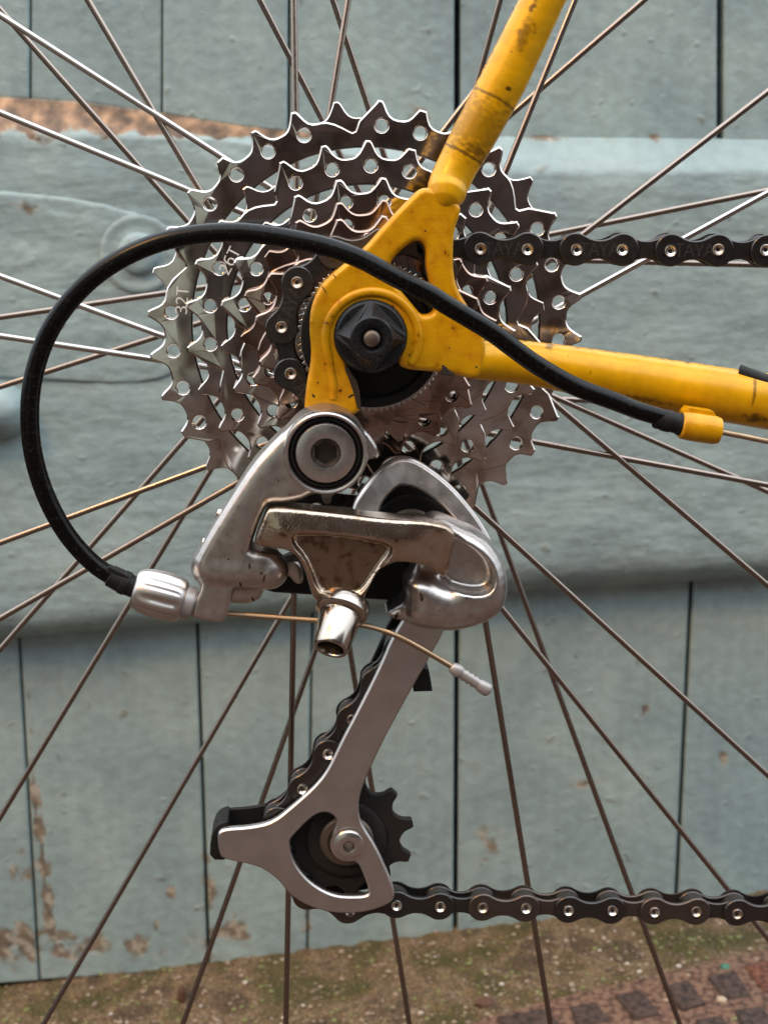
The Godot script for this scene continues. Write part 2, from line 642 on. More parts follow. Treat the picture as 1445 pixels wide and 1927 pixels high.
func bytes_of(seed_: int, freq: float, w: int, h: int, oct := 4, sx := 1.0, sy := 1.0) -> PackedByteArray:
	var n := noise(seed_, freq, FastNoiseLite.TYPE_SIMPLEX_SMOOTH, oct)
	var im := n.get_image(int(w * sx), int(h * sy), false, false, true)
	if sx != 1.0 or sy != 1.0: im.resize(w, h, Image.INTERPOLATE_CUBIC)
	im.convert(Image.FORMAT_L8)
	return im.get_data()

func door_paint() -> StandardMaterial3D:
	var W := 1008
	var H := 1200
	var fine := bytes_of(51, 0.05, W, H, 4)
	var broad := bytes_of(52, 0.006, W, H, 3)
	var along := bytes_of(53, 0.02, W, H, 4, 0.28, 1.0)       # stretched along the rail
	var down := bytes_of(54, 0.06, W, H, 4, 1.0, 0.07)         # stretched down the planks
	var spots := bytes_of(55, 0.035, W, H, 2)
	var flake := bytes_of(56, 0.03, W, H, 5)
	var col := PackedByteArray()
	col.resize(W * H * 3)
	var hgt := PackedByteArray()
	hgt.resize(W * H)
	# stains, where the photograph has them: centre, half width, half height (photo pixels), strength
	var stains: Array = []
	for q in [[58, 1550, 13, 80, 1.15], [72, 1640, 15, 120, 1.2], [85, 1730, 16, 90, 1.1], [35, 1650, 30, 40, 0.7], [20, 1795, 80, 36, 1.0], [120, 1800, 90, 26, 0.8], [250, 1800, 80, 22, 0.6], [392, 1720, 20, 100, 0.8], [430, 1770, 60, 26, 0.8], [315, 1700, 12, 30, 0.7], [575, 1735, 10, 50, 1.0], [60, 390, 40, 16, 0.75], [45, 1330, 12, 100, 0.55], [930, 1600, 60, 60, 0.5], [1370, 1440, 10, 30, 0.7], [1220, 1350, 10, 20, 0.8], [1110, 1490, 26, 10, 0.7], [1075, 1607, 16, 8, 0.7], [1090, 1250, 10, 8, 0.9], [190, 1650, 14, 10, 0.6], [288, 1770, 12, 14, 0.9], [790, 215, 30, 18, 0.5], [1000, 257, 160, 7, 0.7], [1280, 255, 60, 12, 0.7], [770, 225, 20, 30, 0.6]]:
		var c := at(q[0], q[1], DOOR - 8.0)
		var r := at(q[0] + q[2], q[1] + q[3], DOOR - 8.0)
		var a := door_uv(c) * Vector2(W, H)
		var b := door_uv(r) * Vector2(W, H)
		stains.append([a.x, a.y, absf(b.x - a.x), absf(b.y - a.y), q[4]])
	var lift := PackedFloat32Array()
	lift.resize(W * H)
	for s: Array in stains:
		for y in range(maxi(0, int(s[1] - s[3] * 1.6)), mini(H, int(s[1] + s[3] * 1.6))):
			for x in range(maxi(0, int(s[0] - s[2] * 1.6)), mini(W, int(s[0] + s[2] * 1.6))):
				var d := Vector2((x - s[0]) / s[2], (y - s[1]) / s[3]).length()
				if d < 1.6: lift[y * W + x] = maxf(lift[y * W + x], s[4] * (1.0 - d / 1.6))
	# the rail's bare upper edge, on the left
	var bare_lo := PackedFloat32Array()
	var bare_hi := PackedFloat32Array()
	for x in W:
		var px := 205.0
		bare_lo.append(-1.0); bare_hi.append(-1.0)
	for k in 61:
		var u := -30.0 + 610.0 * k / 60.0
		var t := door_uv(at(u, rail_top(u) - 4.0, DOOR - 14.0)) * Vector2(W, H)
		var b := door_uv(at(u, lerpf(252.0, 256.0, clampf(u / 560.0, 0, 1)) , DOOR)) * Vector2(W, H)
		for x in range(int(t.x) - 4, int(t.x) + 5):
			if x >= 0 and x < W: bare_lo[x] = t.y; bare_hi[x] = b.y
	var rail_a := door_uv(at(700, 262, DOOR)).y * H
	var rail_b := door_uv(at(700, 1140, DOOR)).y * H
	for y in H:
		var on_rail := smoothstep(rail_a - 6.0, rail_a + 6.0, y) * (1.0 - smoothstep(rail_b - 8.0, rail_b + 8.0, y))
		var low := smoothstep(0.86, 0.97, float(y) / H)
		for x in W:
			var i := y * W + x
			var f := fine[i] / 255.0 - 0.5
			var br := broad[i] / 255.0 - 0.5
			var gr := lerpf(down[i] / 255.0, along[i] / 255.0, on_rail) - 0.5
			var sp := spots[i] / 255.0
			var fl := flake[i] / 255.0
			var k := 1.0 + 0.15 * br + 0.05 * gr + 0.10 * f
			var r := 0.556 * k
			var g := 0.628 * k
			var b := 0.634 * k
			var warm := clampf(br * 0.5 + 0.1, 0.0, 0.3)
			r += 0.03 * warm; b -= 0.05 * warm
			# fly specks and small chips
			var sk := smoothstep(0.86, 0.93, sp) * 0.4
			# stains: bare, rusty wood where the paint has gone
			var st := lift[i]
			var bd := 0.0
			if bare_lo[x] >= 0.0:
				var t := (y - bare_lo[x]) / maxf(1.0, bare_hi[x] - bare_lo[x])
				bd = smoothstep(-0.1, 0.06, t) * (1.0 - smoothstep(0.86, 1.12, t + (fl - 0.5) * 0.9))
			var m := clampf(smoothstep(0.35, 0.72, st * 0.85 + (fl - 0.5) * 1.1 + low * 0.12) * minf(1.0, st * 3.0) + sk, 0.0, 1.0) * 0.72
			m = maxf(m, bd)
			var wr := lerpf(0.25, 0.62, clampf(fl * 1.3 - 0.15 + f * 0.6, 0.0, 1.0))
			var wood := Color(wr * 1.15, wr * 0.9, wr * 0.69) if bd > 0.3 else Color(wr * 0.9, wr * 0.7, wr * 0.54).lerp(Color(0.72, 0.66, 0.6), smoothstep(0.45, 0.7, fine[i] / 255.0) * 0.75)
			r = lerpf(r, wood.r, m); g = lerpf(g, wood.g, m); b = lerpf(b, wood.b, m)
			col[i * 3] = clampi(int(r * 255.0), 0, 255)
			col[i * 3 + 1] = clampi(int(g * 255.0), 0, 255)
			col[i * 3 + 2] = clampi(int(b * 255.0), 0, 255)
			var lump := smoothstep(0.80, 0.95, sp)
			hgt[i] = clampi(int(128.0 + gr * lerpf(20.0, 85.0, on_rail) + f * 34.0 + br * 14.0 + lump * 40.0 - m * 26.0 + (fl - 0.5) * 60.0 * m), 0, 255)
	var mat := metal(Color.WHITE, 0.52, 0.0)
	mat.albedo_texture = ImageTexture.create_from_image(Image.create_from_data(W, H, false, Image.FORMAT_RGB8, col))
	mat.heightmap_enabled = true
	mat.heightmap_texture = ImageTexture.create_from_image(Image.create_from_data(W, H, false, Image.FORMAT_L8, hgt))
	mat.heightmap_scale = 0.24
	mat.texture_repeat = false
	return mat

func tube_paint(marks: Array, seed_: int) -> StandardMaterial3D:     # yellow tube with grime; each mark: u, v, half width, half height, strength
	var W := 256
	var H := 768
	var a := bytes_of(seed_, 0.05, W, H, 5)
	var c := bytes_of(seed_ + 1, 0.012, W, H, 3)
	var col := PackedByteArray()
	col.resize(W * H * 3)
	for y in H:
		for x in W:
			var i := y * W + x
			var n := a[i] / 255.0
			var d := smoothstep(0.86, 0.94, n) * 0.4
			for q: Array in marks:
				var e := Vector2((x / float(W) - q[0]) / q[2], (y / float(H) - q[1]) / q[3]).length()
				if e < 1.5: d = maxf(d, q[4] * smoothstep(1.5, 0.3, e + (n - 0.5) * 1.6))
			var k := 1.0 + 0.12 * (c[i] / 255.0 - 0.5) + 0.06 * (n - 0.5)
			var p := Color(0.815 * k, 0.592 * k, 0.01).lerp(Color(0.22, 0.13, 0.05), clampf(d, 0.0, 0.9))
			col[i * 3] = clampi(int(p.r * 255.0), 0, 255); col[i * 3 + 1] = clampi(int(p.g * 255.0), 0, 255); col[i * 3 + 2] = clampi(int(p.b * 255.0), 0, 255)
	var m := metal(Color.WHITE, 0.34, 0.12)
	m.albedo_texture = ImageTexture.create_from_image(Image.create_from_data(W, H, false, Image.FORMAT_RGB8, col))
	m.clearcoat_enabled = true; m.clearcoat = 0.18; m.clearcoat_roughness = 0.2; m.metallic_specular = 0.35
	return m


# ---------------------------------------------------------------- the place

func rail_top(u: float) -> float:         # where the rail's upper edge meets the planks, in the photograph
	return piece(u, [-400, 178, 0, 185, 150, 194, 300, 214, 450, 238, 560, 250, 800, 258, 1445, 265, 1900, 268])

func piece(u: float, p: Array) -> float:
	for i in range(0, p.size() - 2, 2):
		if u <= p[i + 2]: return lerpf(p[i + 1], p[i + 3], clampf((u - p[i]) / (p[i + 2] - p[i]), 0.0, 1.0))
	return p[p.size() - 1]

func ground() -> void:
	var g := Shape.new()
	var nz := noise(61, 0.09)
	var n2 := noise(62, 0.5)
	# the strip in view, uneven with grit
	var xs := 150
	var zs := 60
	var rows: Array = []
	for j in zs + 1:
		var row := PackedVector3Array()
		for i in xs + 1:
			var x := -260.0 + 520.0 * i / xs
			var z := -300.0 + 170.0 * j / zs
			row.append(Vector3(x, ground_y(x) + nz.get_noise_2d(x, z) * 2.2 + n2.get_noise_2d(x, z) * 0.8, z))
		rows.append(row)
	for j in zs:
		for i in xs:
			var q: Array = []
			for c in [[j, i], [j, i + 1], [j + 1, i + 1], [j + 1, i]]:
				var p: Vector3 = rows[c[0]][c[1]]
				var l: Vector3 = rows[c[0]][mini(c[1] + 1, xs)] - rows[c[0]][maxi(c[1] - 1, 0)]
				var d: Vector3 = rows[mini(c[0] + 1, zs)][c[1]] - rows[maxi(c[0] - 1, 0)][c[1]]
				q.append(p); q.append(d.cross(l).normalized())
			g.tri(q[0], q[2], q[4], q[1], q[3], q[5]); g.tri(q[0], q[4], q[6], q[1], q[5], q[7])
	tag(put("ground", g, M.sill), "gritty stone doorstep strip with moss below the painted door", "", "", "structure")
	# the street in front, out to far behind the viewer
	var s := Shape.new()
	var up := Vector3(-ground_slope, 1, 0).normalized()
	for k in 24:
		var x0 := -6000.0 + 500.0 * k
		for j in 16:
			var z0 := -130.0 + 400.0 * j
			var a := Vector3(x0, ground_y(x0) - 3.0, z0)
			var b := Vector3(x0 + 500, ground_y(x0 + 500) - 3.0, z0)
			s.tri(a, b, b + Vector3(0, 0, 400), up, up, up); s.tri(a, b + Vector3(0, 0, 400), a + Vector3(0, 0, 400), up, up, up)
	tag(put("street", s, M.street), "brown brick paved lane in front of the door", "", "", "structure")
	# grit and moss
	var grit := MultiMesh.new()
	grit.transform_format = MultiMesh.TRANSFORM_3D
	grit.use_colors = true
	var gm := SphereMesh.new()
	gm.radius = 0.5 * MM; gm.height = 1.0 * MM; gm.radial_segments = 6; gm.rings = 4
	grit.mesh = gm
	grit.instance_count = 5200
	var tint := noise(63, 0.03)
	for k in 5200:
		var x := rng.randf_range(-200, 215)
		var z := -272.0 + 120.0 * pow(rng.randf(), 0.8)
		var big := 0.5 + 1.9 * pow(rng.randf(), 4.0)
		var b := Basis.from_euler(Vector3(rng.randf() * 6.0, rng.randf() * 6.0, rng.randf() * 6.0)).scaled(Vector3(1.3, 0.8, 1.0) * big)
		grit.set_instance_transform(k, Transform3D(b, Vector3(x, ground_y(x) + nz.get_noise_2d(x, z) * 2.2 + 0.2, z) * MM))
		var w := rng.randf()
		var c := Color(0.34, 0.25, 0.17).lerp(Color(0.12, 0.075, 0.05), rng.randf())
		if w > 0.95: c = Color(0.5, 0.44, 0.37)
		elif tint.get_noise_2d(x, z * 1.5) > 0.05 and w < 0.55: c = Color(0.17, 0.18, 0.06)
		grit.set_instance_color(k, c)
	var gi := MultiMeshInstance3D.new()
	gi.name = "grit"
	gi.multimesh = grit
	var gmat := metal(Color.WHITE, 0.55, 0.0)
	gmat.vertex_color_use_as_albedo = true
	gi.material_override = gmat
	tag(gi, "loose grit and mossy crumbs strewn along the doorstep strip", "grit", "", "stuff")
	add_child(gi)
	# bricks at the right
	var pave := Node3D.new()
	pave.name = "pavement"
	tag(pave, "", "", "", "structure")
	add_child(pave)
	where[pave] = Vector3.ZERO
	var bed := Shape.new()
	var bo := PackedVector2Array()
	for q in [[850, 1940], [1000, 1893], [1150, 1856], [1300, 1822], [1450, 1786], [1600, 1750], [1640, 1990], [850, 1990]]:
		var p := on_ground(q[0], q[1])
		bo.append(Vector2(p.x, -p.z))
	plate(bed, wound(bo), [], -6.0, 1.3, 1.0)
	var bs := Shape.new()
	add(bs, bed, Transform3D(Basis(Vector3(1, ground_slope, 0), Vector3(0, 0, -1), Vector3(0, 1, 0)), Vector3(0, ground_y(0.0), 0)))
	put("mortar_bed", bs, M.mortar, pave)
	var k := 0
	for q in [[1070, 1901, 1118, 1891, 1150, 1927, 1085, 1940], [1155, 1881, 1206, 1870, 1241, 1916, 1192, 1926], [1245, 1864, 1295, 1854, 1326, 1897, 1282, 1909], [1328, 1844, 1381, 1831, 1414, 1881, 1361, 1889], [1400, 1825, 1475, 1808, 1520, 1860, 1435, 1872], [935, 1922, 1030, 1907, 1060, 1950, 950, 1962], [1307, 1924, 1357, 1917, 1390, 1960, 1320, 1966], [1381, 1909, 1431, 1901, 1470, 1945, 1400, 1955]]:
		var b := Shape.new()
		var o := PackedVector2Array()
		for i in range(0, 8, 2):
			var p := on_ground(q[i], q[i + 1])
			o.append(Vector2(p.x, -p.z))
		o = wound(o)
		plate(b, o, [], -9.0, 2.4 + 0.5 * (k % 3), 1.2)
		var sh := Shape.new()
		add(sh, b, Transform3D(Basis(Vector3(1, ground_slope, 0), Vector3(0, 0, -1), Vector3(0, 1, 0)), Vector3(0, ground_y(0.0), 0)))
		put("brick", sh, M.red_brick if k == 4 else M.brick, pave)
		k += 1

func lump(called: String, u: float, w: float, r: Vector3, mat: Material, label: String, cat: String) -> void:
	var c := on_ground(u, w)
	var s := Shape.new()
	var nz := noise(int(u), 0.12)
	nets(s, func(p: Vector3) -> float:
		var d := (p - c - Vector3(0, r.y * 0.6, 0)) / r
		return (d.length() - 1.0) * minf(r.x, r.y) * 0.8 + nz.get_noise_3dv(p * 3.0) * 0.5, c - r * 1.5, c + r * 2.0, minf(r.x, r.y) / 4.0)
	tag(put(called, s, mat), label, cat)

func door() -> void:
	var d := thing("plank_door", "old plank door in peeling grey-green paint with a broad middle rail", "door", Vector3(at(722, 1750, DOOR).x, at(722, 1775, DOOR).y, DOOR - 20))
	# dark boarding behind the gaps
	var back := Shape.new()
	plate(back, trace([-500, -300, 1950, -300, 1950, 1600, -500, 1880], DOOR - 38), [], DOOR - 48, DOOR - 36, 0.0)
	put("backing_board", back, M.dark, d)
	var z := DOOR - 19.0
	var ends := [-420, -150, 58, 307, 545, 862, 1357, 1700, 2050]
	var gaps := [1.0, 0.8, 0.8, 1.2, 3.0, 3.2, 1.5]
	for i in ends.size() - 1:
		var s := Shape.new()
		var l: float = ends[i] + (1.0 if i == 0 else gaps[i - 1] * 2.0)
		var r: float = ends[i + 1] - (gaps[i] * 2.0 if i < gaps.size() else 0.0)
		plate(s, trace([l, -320, r, -320, r - 2, 420, l - 2, 420], z), [], z - 14, z + 0.4 * (i % 2) - 0.5 * (i % 3), 0.7)
		put("plank", s, M.door, d)
	var tops := [-420, -160, 24, 366, 590, 861, 1306, 1640, 2050]
	var lows := [-420, -110, 74, 394, 578, 857, 1272, 1570, 1980]
	gaps = [0.8, 1.0, 1.4, 0.9, 2.3, 1.8, 1.0]
	for i in tops.size() - 1:
		var s := Shape.new()
		var g0: float = 0.0 if i == 0 else gaps[i - 1] * 2.0
		var g1: float = gaps[i] * 2.0 if i < gaps.size() else 0.0
		plate(s, trace([tops[i] + g0, 1000, tops[i + 1] - g1, 1000, lows[i + 1] - g1, door_foot(lows[i + 1]), lows[i] + g0, door_foot(lows[i])], z), [], z - 14, z - 0.4 * (i % 3) + 0.3 * (i % 2), 0.8)
		put("plank", s, M.door, d)
	# the rail: a loft along x
	var nz := noise(71, 0.02)
	var rows: Array = []
	for i in 121:
		var u := -420.0 + 2400.0 * i / 120.0
		var top := rail_top(u)
		var brow := piece(u, [-400, 258, 0, 260, 400, 266, 700, 300, 1000, 332, 1445, 330, 1900, 330])
		var foot := piece(u, [-400, 1235, 0, 1204, 450, 1166, 1000, 1112, 1445, 1086, 1900, 1060])
		var row := PackedVector3Array()
		row.append(at(u, top - 3.0, z - 1.0))
		row.append(at(u, top, z + 2.0))
		row.append(at(u, lerpf(top, brow, 0.35), z + 10.0))
		row.append(at(u, lerpf(top, brow, 0.75), z + 16.5))
		row.append(at(u, brow, DOOR))
		for k in 12: row.append(at(u, lerpf(brow, foot - 58.0, (k + 1.0) / 12.0), DOOR))
		row.append(at(u, foot - 34.0, DOOR - 1.0))
		row.append(at(u, foot - 15.0, DOOR - 3.5))
		row.append(at(u, foot - 6.0, DOOR - 9.0))
		row.append(at(u, foot - 1.0, DOOR - 14.0))
		row.append(at(u, foot, z - 1.0))
		for k in range(3, row.size() - 2):
			row[k].z += nz.get_noise_2d(row[k].x, row[k].y * 2.2) * 1.1
		rows.append(row)
	var s := Shape.new()
	sheet(s, rows)
	put("rail", s, M.door, d)
	# iron strap of the hinge, under the paint, with its bolt and washer
	s = Shape.new()
	var strap := field(rounded(trace([-300, 350, 120, 360, 330, 420, 420, 520, 400, 640, 330, 712, 230, 728, 90, 716, -300, 706], DOOR + 1.0), 2), 0.8)
	nets(s, func(p: Vector3) -> float: return extruded(p, strap, DOOR - 5.0, DOOR + 1.1 + 0.4 * nz.get_noise_2d(p.x * 2.0, p.y * 3.0), 2.2), Vector3(-185, -55, DOOR - 7), Vector3(-55, 45, DOOR + 6), 1.0)
	put("hinge_strap", s, M.door, d)
	s = Shape.new()
	var b := at(262, 478, DOOR + 2.4)
	lathe(s, Transform3D(Basis(), b), P([17, -1.4, 17, -0.3, 16.0, 0.3, 14.6, 0.4, 13.4, 0.0, 11.2, 0.0, 9.4, 0.4, 8.6, 1.8, 7.4, 2.8, 5, 3.3, 0, 3.6]), 48)
	put("coach_bolt", s, M.door, d)
	s = Shape.new()
	var kn := at(-6, 765, DOOR - 3.0)
	nets(s, func(p: Vector3) -> float: return smin(pill(p, kn + Vector3(-40, 2, 6), kn + Vector3(4, 0, 6), 13.0, 10.5), pill(p, kn + Vector3(-40, -2, 0), kn + Vector3(2, -2, 0), 15.0, 13.0), 5.0), kn - Vector3(40, 22, 16), kn + Vector3(26, 22, 26), 1.2)
	put("hinge_knuckle", s, M.door, d)

func door_foot(u: float) -> float:
	return piece(u, [-500, 1890, 0, 1851, 390, 1825, 640, 1790, 860, 1756, 1100, 1721, 1445, 1688, 2100, 1620])

func sheet(s: Shape, rows: Array) -> void:
	for i in rows.size() - 1:
		for k in rows[i].size() - 1:
			var q: Array = []
			for c in [[i, k], [i + 1, k], [i + 1, k + 1], [i, k + 1]]:
				var dx: Vector3 = rows[mini(c[0] + 1, rows.size() - 1)][c[1]] - rows[maxi(c[0] - 1, 0)][c[1]]
				var dy: Vector3 = rows[c[0]][mini(c[1] + 1, rows[i].size() - 1)] - rows[c[0]][maxi(c[1] - 1, 0)]
				var nn := dx.cross(dy).normalized()
				if nn.z < 0.0: nn = -nn
				q.append(rows[c[0]][c[1]]); q.append(nn)
			s.tri(q[0], q[2], q[4], q[1], q[3], q[5]); s.tri(q[0], q[4], q[6], q[1], q[5], q[7])

func lane_wall() -> void:                # the front on the other side of the lane, which the metal mirrors
	var w := thing("brick_wall", "dark brown brick wall across the lane, mirrored in the metal", "wall", Vector3(0, -700, 2700))
	var s := Shape.new()
	chamfer_box(s, Transform3D(Basis(), Vector3(0, 650, 2710)), Vector3(10000, 2700, 200), 5.0)
	put("wall", s, M.lane, w)
	s = Shape.new()
	chamfer_box(s, Transform3D(Basis(), Vector3(-1250, 450, 2600)), Vector3(1960, 2300, 60), 5.0)
	put("gate", s, M.gate, w)

# ---------------------------------------------------------------- the bicycle

func teeth(n: int, root: float, tip: float, phase: float, ramps: Array, cut: bool) -> PackedVector2Array:
	var prof := [-0.095, 0.86, -0.07, 1.0, 0.04, 0.98, 0.085, 0.84, 0.13, 0.62, 0.18, 0.38, 0.25, 0.17, 0.34, 0.04, 0.43, 0.0, 0.53, 0.0, 0.62, 0.03, 0.70, 0.12, 0.77, 0.29, 0.84, 0.56]
	var o := PackedVector2Array()
	var step := TAU / n
	for i in n:
		var a := phase - step * i                         # clockwise as seen from the front
		if cut and i in ramps:
			for q in [[-0.44, 0.0], [-0.3, -0.25], [-0.12, -1.1], [0.06, -2.3], [0.2, -3.3], [0.3, -3.9], [0.38, -3.6], [0.43, -2.4], [0.48, -1.0]]:
				o.append(Vector2.from_angle(a - step * q[0]) * (root + q[1]))
			continue
		var low := 0.84 if (i * 7 + n) % 5 == 0 and n > 13 else 1.0    # shift teeth are cut lower
		for k in range(0, prof.size(), 2):
			var t: float = prof[k]
			var h: float = prof[k + 1]
			if t > 0.55 and cut and ((i + 1) % n) in ramps: continue
			o.append(Vector2.from_angle(a - step * t) * (root + (tip - root) * minf(h, low if t < 0.5 else 1.0)))
	return wound(o)

func sprocket(parent: Node3D, n: int, root: float, tip: float, z: float, phase_left: float, inner: float, hole_r: float, hole_d: float, ramps: Array) -> MeshInstance3D:
	# teeth are counted clockwise from the left
	var phase := PI - deg_to_rad(phase_left)
	var s := Shape.new()
	var holes_back: Array = [ring(inner, 96)]
	var holes_front: Array = [ring(inner, 96)]
	if hole_d > 0.0:
		for i in n:
			if i in ramps: continue
			var c := Vector2.from_angle(phase - TAU * i / n - TAU / n * 0.06) * hole_r
			holes_back.append(ring(hole_d / 2.0, 18, c))
			holes_front.append(ring(hole_d / 2.0, 18, c))
	plate(s, teeth(n, root, tip, phase, ramps, false), holes_back, z - 1.9, z - 0.72, 0.3 if n > 12 else 0.12, 0.2 if n > 12 else 0.1)
	var from := s.v.size()
	plate(s, teeth(n, root, tip, phase, ramps, true), holes_front, z - 0.7, z, 0.45 if n > 12 else 0.15)
	# tooth faces are coined: thinner towards the tip, each a little differently
	var lean := PackedVector2Array()
	for i in n: lean.append(Vector2(rng.randf_range(0.02, 0.34), rng.randf_range(-0.16, 0.16)))
	for i in range(from, s.v.size(), 3):
		var cap := s.n[i].z > 0.99 and s.n[i + 1].z > 0.99 and s.n[i + 2].z > 0.99
		for k in 3:
			var p := s.v[i + k]
			if p.z < z - 0.01: continue
			var a := fposmod((phase - atan2(p.y, p.x)) / TAU * n + 0.5, float(n))
			var w := lean[int(a) % n]
			var f := clampf((Vector2(p.x, p.y).length() - root + 0.6) / (tip - root), 0.0, 1.0)
			s.v[i + k].z -= f * (w.x + w.y * (a - floorf(a) - 0.5) * 4.0)
		if cap:
			var g := (s.v[i + 1] - s.v[i]).cross(s.v[i + 2] - s.v[i]).normalized()
			if g.z < 0.0: g = -g
			for k in 3: s.n[i + k] = g
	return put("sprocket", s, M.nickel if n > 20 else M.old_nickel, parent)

func engrave(parent: Node3D, text: String, c: Vector3, size: float, turn: float, mat: Material, depth := 0.12) -> void:
	var t := TextMesh.new()
	var f := SystemFont.new()
	f.font_names = PackedStringArray(["Droid Sans"])
	t.font = f
	t.text = text
	t.font_size = 48
	t.pixel_size = size / 36.0 * MM
	t.depth = depth * 2.0 * MM
	place("engraving", t, mat, parent, Transform3D(Basis(Vector3(0, 0, 1), turn), c))

func wheel(bike: Node3D) -> void:
	var s := Shape.new()
	lathe(s, Transform3D(), P([0, -104, 8, -104, 8, -100, 20, -98, 22, -96, 22, -93, 20, -91, 13, -86, 12, -50, 20, -42, 22, -40, 22, -37, 20, -35, 12, -34, 0, -34]), 48)
	var w := put("rear_wheel", s, M.spoke, bike)
	# spokes: near end, far end in the photograph, and 1 for those from the far flange
	for q in [[425, 300, -5, 25, 0], [375, 440, -8, 8, 1], [375, 355, 163, -5, 0], [365, 362, -6, 209, 0], [303, 631, -6, 517, 0], [384, 690, -6, 631, 0], [308, 552, -6, 598, 1], [300, 632, -6, 730, 1], [382, 880, -6, 1024, 0], [435, 915, -6, 1168, 0], [340, 835, -6, 1230, 1], [390, 895, -6, 1550, 1], [560, 1105, 80, 1932, 1], [600, 1205, 343, 1932, 1], [555, 1040, 538, 1932, 0], [650, 1170, 771, 1932, 1], [905, 1120, 1036, 1932, 0], [910, 920, 1280, 1932, 1], [900, 1090, 1451, 1775, 0], [905, 965, 1451, 1465, 0], [1050, 765, 1451, 1108, 0], [1030, 836, 1451, 914, 0], [965, 712, 1451, 928, 1], [1075, 752, 1451, 768, 1], [950, 225, 1217, -5, 1], [955, 312, 1083, -5, 0], [1090, 446, 1451, 167, 0], [1055, 437, 1451, 357, 1], [1068, 569, 1451, 359, 0], [1090, 490, 1451, 499, 1], [895, 165, 942, -5, 1], [825, 258, 1030, -5, 0], [612, 236, 487, -5, 1], [557, 250, 553, -5, 0], [616, 240, 656, -5, 0], [703, 232, 625, -5, 1]]:
		var zi := -38.0 if q[4] == 0 else -70.0
		var a := at(q[0], q[1], zi - 4.0)
		var b := at(q[2], q[3], zi - (10.0 if q[4] == 0 else 2.0))
		# carry the near end on towards the flange, and the far end past the frame
		var dir := (a - b).normalized()
		var t := (Vector3(0, 0, a.z) - a).dot(dir)
		a += dir * maxf(0.0, minf(t - 6.0, 60.0))
		b -= dir * 12.0
		var sp := Shape.new()
		tube(sp, PackedVector3Array([a, b]), PackedFloat32Array([0.95]), 12)
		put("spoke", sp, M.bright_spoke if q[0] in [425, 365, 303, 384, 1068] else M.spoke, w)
	# axle nut
	s = Shape.new()
	var c := at(700, 638, 20.0)
	var X := Transform3D(Basis(), Vector3(c.x, c.y, 0))
	lathe(s, X, P([0, 6, 9.4, 6, 9.6, 12.6, 9.3, 13.4, 8.6, 14.0, 0, 14.2]), 56)
	var n := put("axle_nut", s, M.nut, w)
	# four-sided boss
	s = Shape.new()
	var sq := PackedVector2Array()
	for i in 4:
		for e in [-0.11, 0.0, 0.11]: sq.append(Vector2.from_angle(PI / 2 * i + e) * (9.2 if e == 0.0 else 8.9))
	var top := ring(5.2, 12)
	var bot := PackedVector2Array()
	for i in 12: bot.append(sq[(i + 11) % 12])
	for i in 12:
		var j := (i + 1) % 12
		var a0 := Vector3(bot[i].x, bot[i].y, 14.0)
		var b0 := Vector3(bot[j].x, bot[j].y, 14.0)
		var ang := TAU * (i - 1) / 12.0
		var ang2 := TAU * i / 12.0
		var a1 := Vector3(cos(ang) * 5.6, sin(ang) * 5.6, 18.4)
		var b1 := Vector3(cos(ang2) * 5.6, sin(ang2) * 5.6, 18.4)
		s.flat(a0, b0, b1, Vector3(a0.x, a0.y, 10)); s.flat(a0, b1, a1, Vector3(a0.x, a0.y, 10))
	var s2 := Shape.new()
	add(s2, s, X)
	lathe(s2, X, P([5.6, 18.4, 5.2, 18.9, 4.6, 19.0, 3.4, 18.8, 2.7, 18.2, 2.6, 17.0, 0, 17.0]), 36)
	put("nut_boss", s2, M.nut, w)
	s = Shape.new()
	lathe(s, X, P([2.15, 15, 2.15, 19.4, 1.9, 19.9, 1.3, 20.25, 0, 20.4]), 28)
	put("axle_end", s, M.bush, w)

func cassette(bike: Node3D) -> void:
	var s := Shape.new()
	lathe(s, Transform3D(), P([0, -33, 27, -33, 29, -31, 29, -22, 24, -12, 20.5, -4, 20.0, -1.5, 0, -1.5]), 64)
	var c := put("cassette", s, M.dark, bike)
	var r := sprocket(c, 32, 58.4, 63.2, -30, 3.7, 50.2, 56.3, 3.4, [7, 1, 28, 20, 12, 17])
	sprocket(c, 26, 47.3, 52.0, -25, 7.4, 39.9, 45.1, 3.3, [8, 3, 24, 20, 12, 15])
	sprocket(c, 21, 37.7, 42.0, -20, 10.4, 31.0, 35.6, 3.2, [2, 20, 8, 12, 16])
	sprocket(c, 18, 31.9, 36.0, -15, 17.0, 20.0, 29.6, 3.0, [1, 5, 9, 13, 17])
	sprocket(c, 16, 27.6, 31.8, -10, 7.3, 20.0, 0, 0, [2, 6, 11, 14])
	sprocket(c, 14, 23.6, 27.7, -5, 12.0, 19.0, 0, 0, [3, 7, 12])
	sprocket(c, 12, 20.2, 24.6, 0, 20.0, 17.5, 0, 0, [])
	engrave(c, "32T", at(343, 566, -30), 2.3, deg_to_rad(84), M.stamp, 0.2)
	engrave(c, "26T", at(432, 491, -25), 2.3, deg_to_rad(62), M.stamp, 0.2)
	# lock ring: black, with a ring of fine serrations
	s = Shape.new()
	var z := 2.6
	var o := PackedVector2Array()
	for i in 76:
		for e in [[0.0, 19.3], [0.3, 20.2], [0.6, 20.2], [0.9, 19.3]]: o.append(Vector2.from_angle(TAU * (i + e[0]) / 76) * e[1])
	plate(s, o, [ring(18.4, 72)], 1.2, z, 0.15)
	put("lock_ring", s, M.mark, c)
	s = Shape.new()
	lathe(s, Transform3D(), P([0, 0, 19.0, 0, 19.0, 2.9, 18.6, 3.3, 16.6, 3.4, 15.8, 1.6, 9, 1.4, 9, 6.5, 0, 6.5]), 64)
	put("lock_ring_face", s, M.black, c)

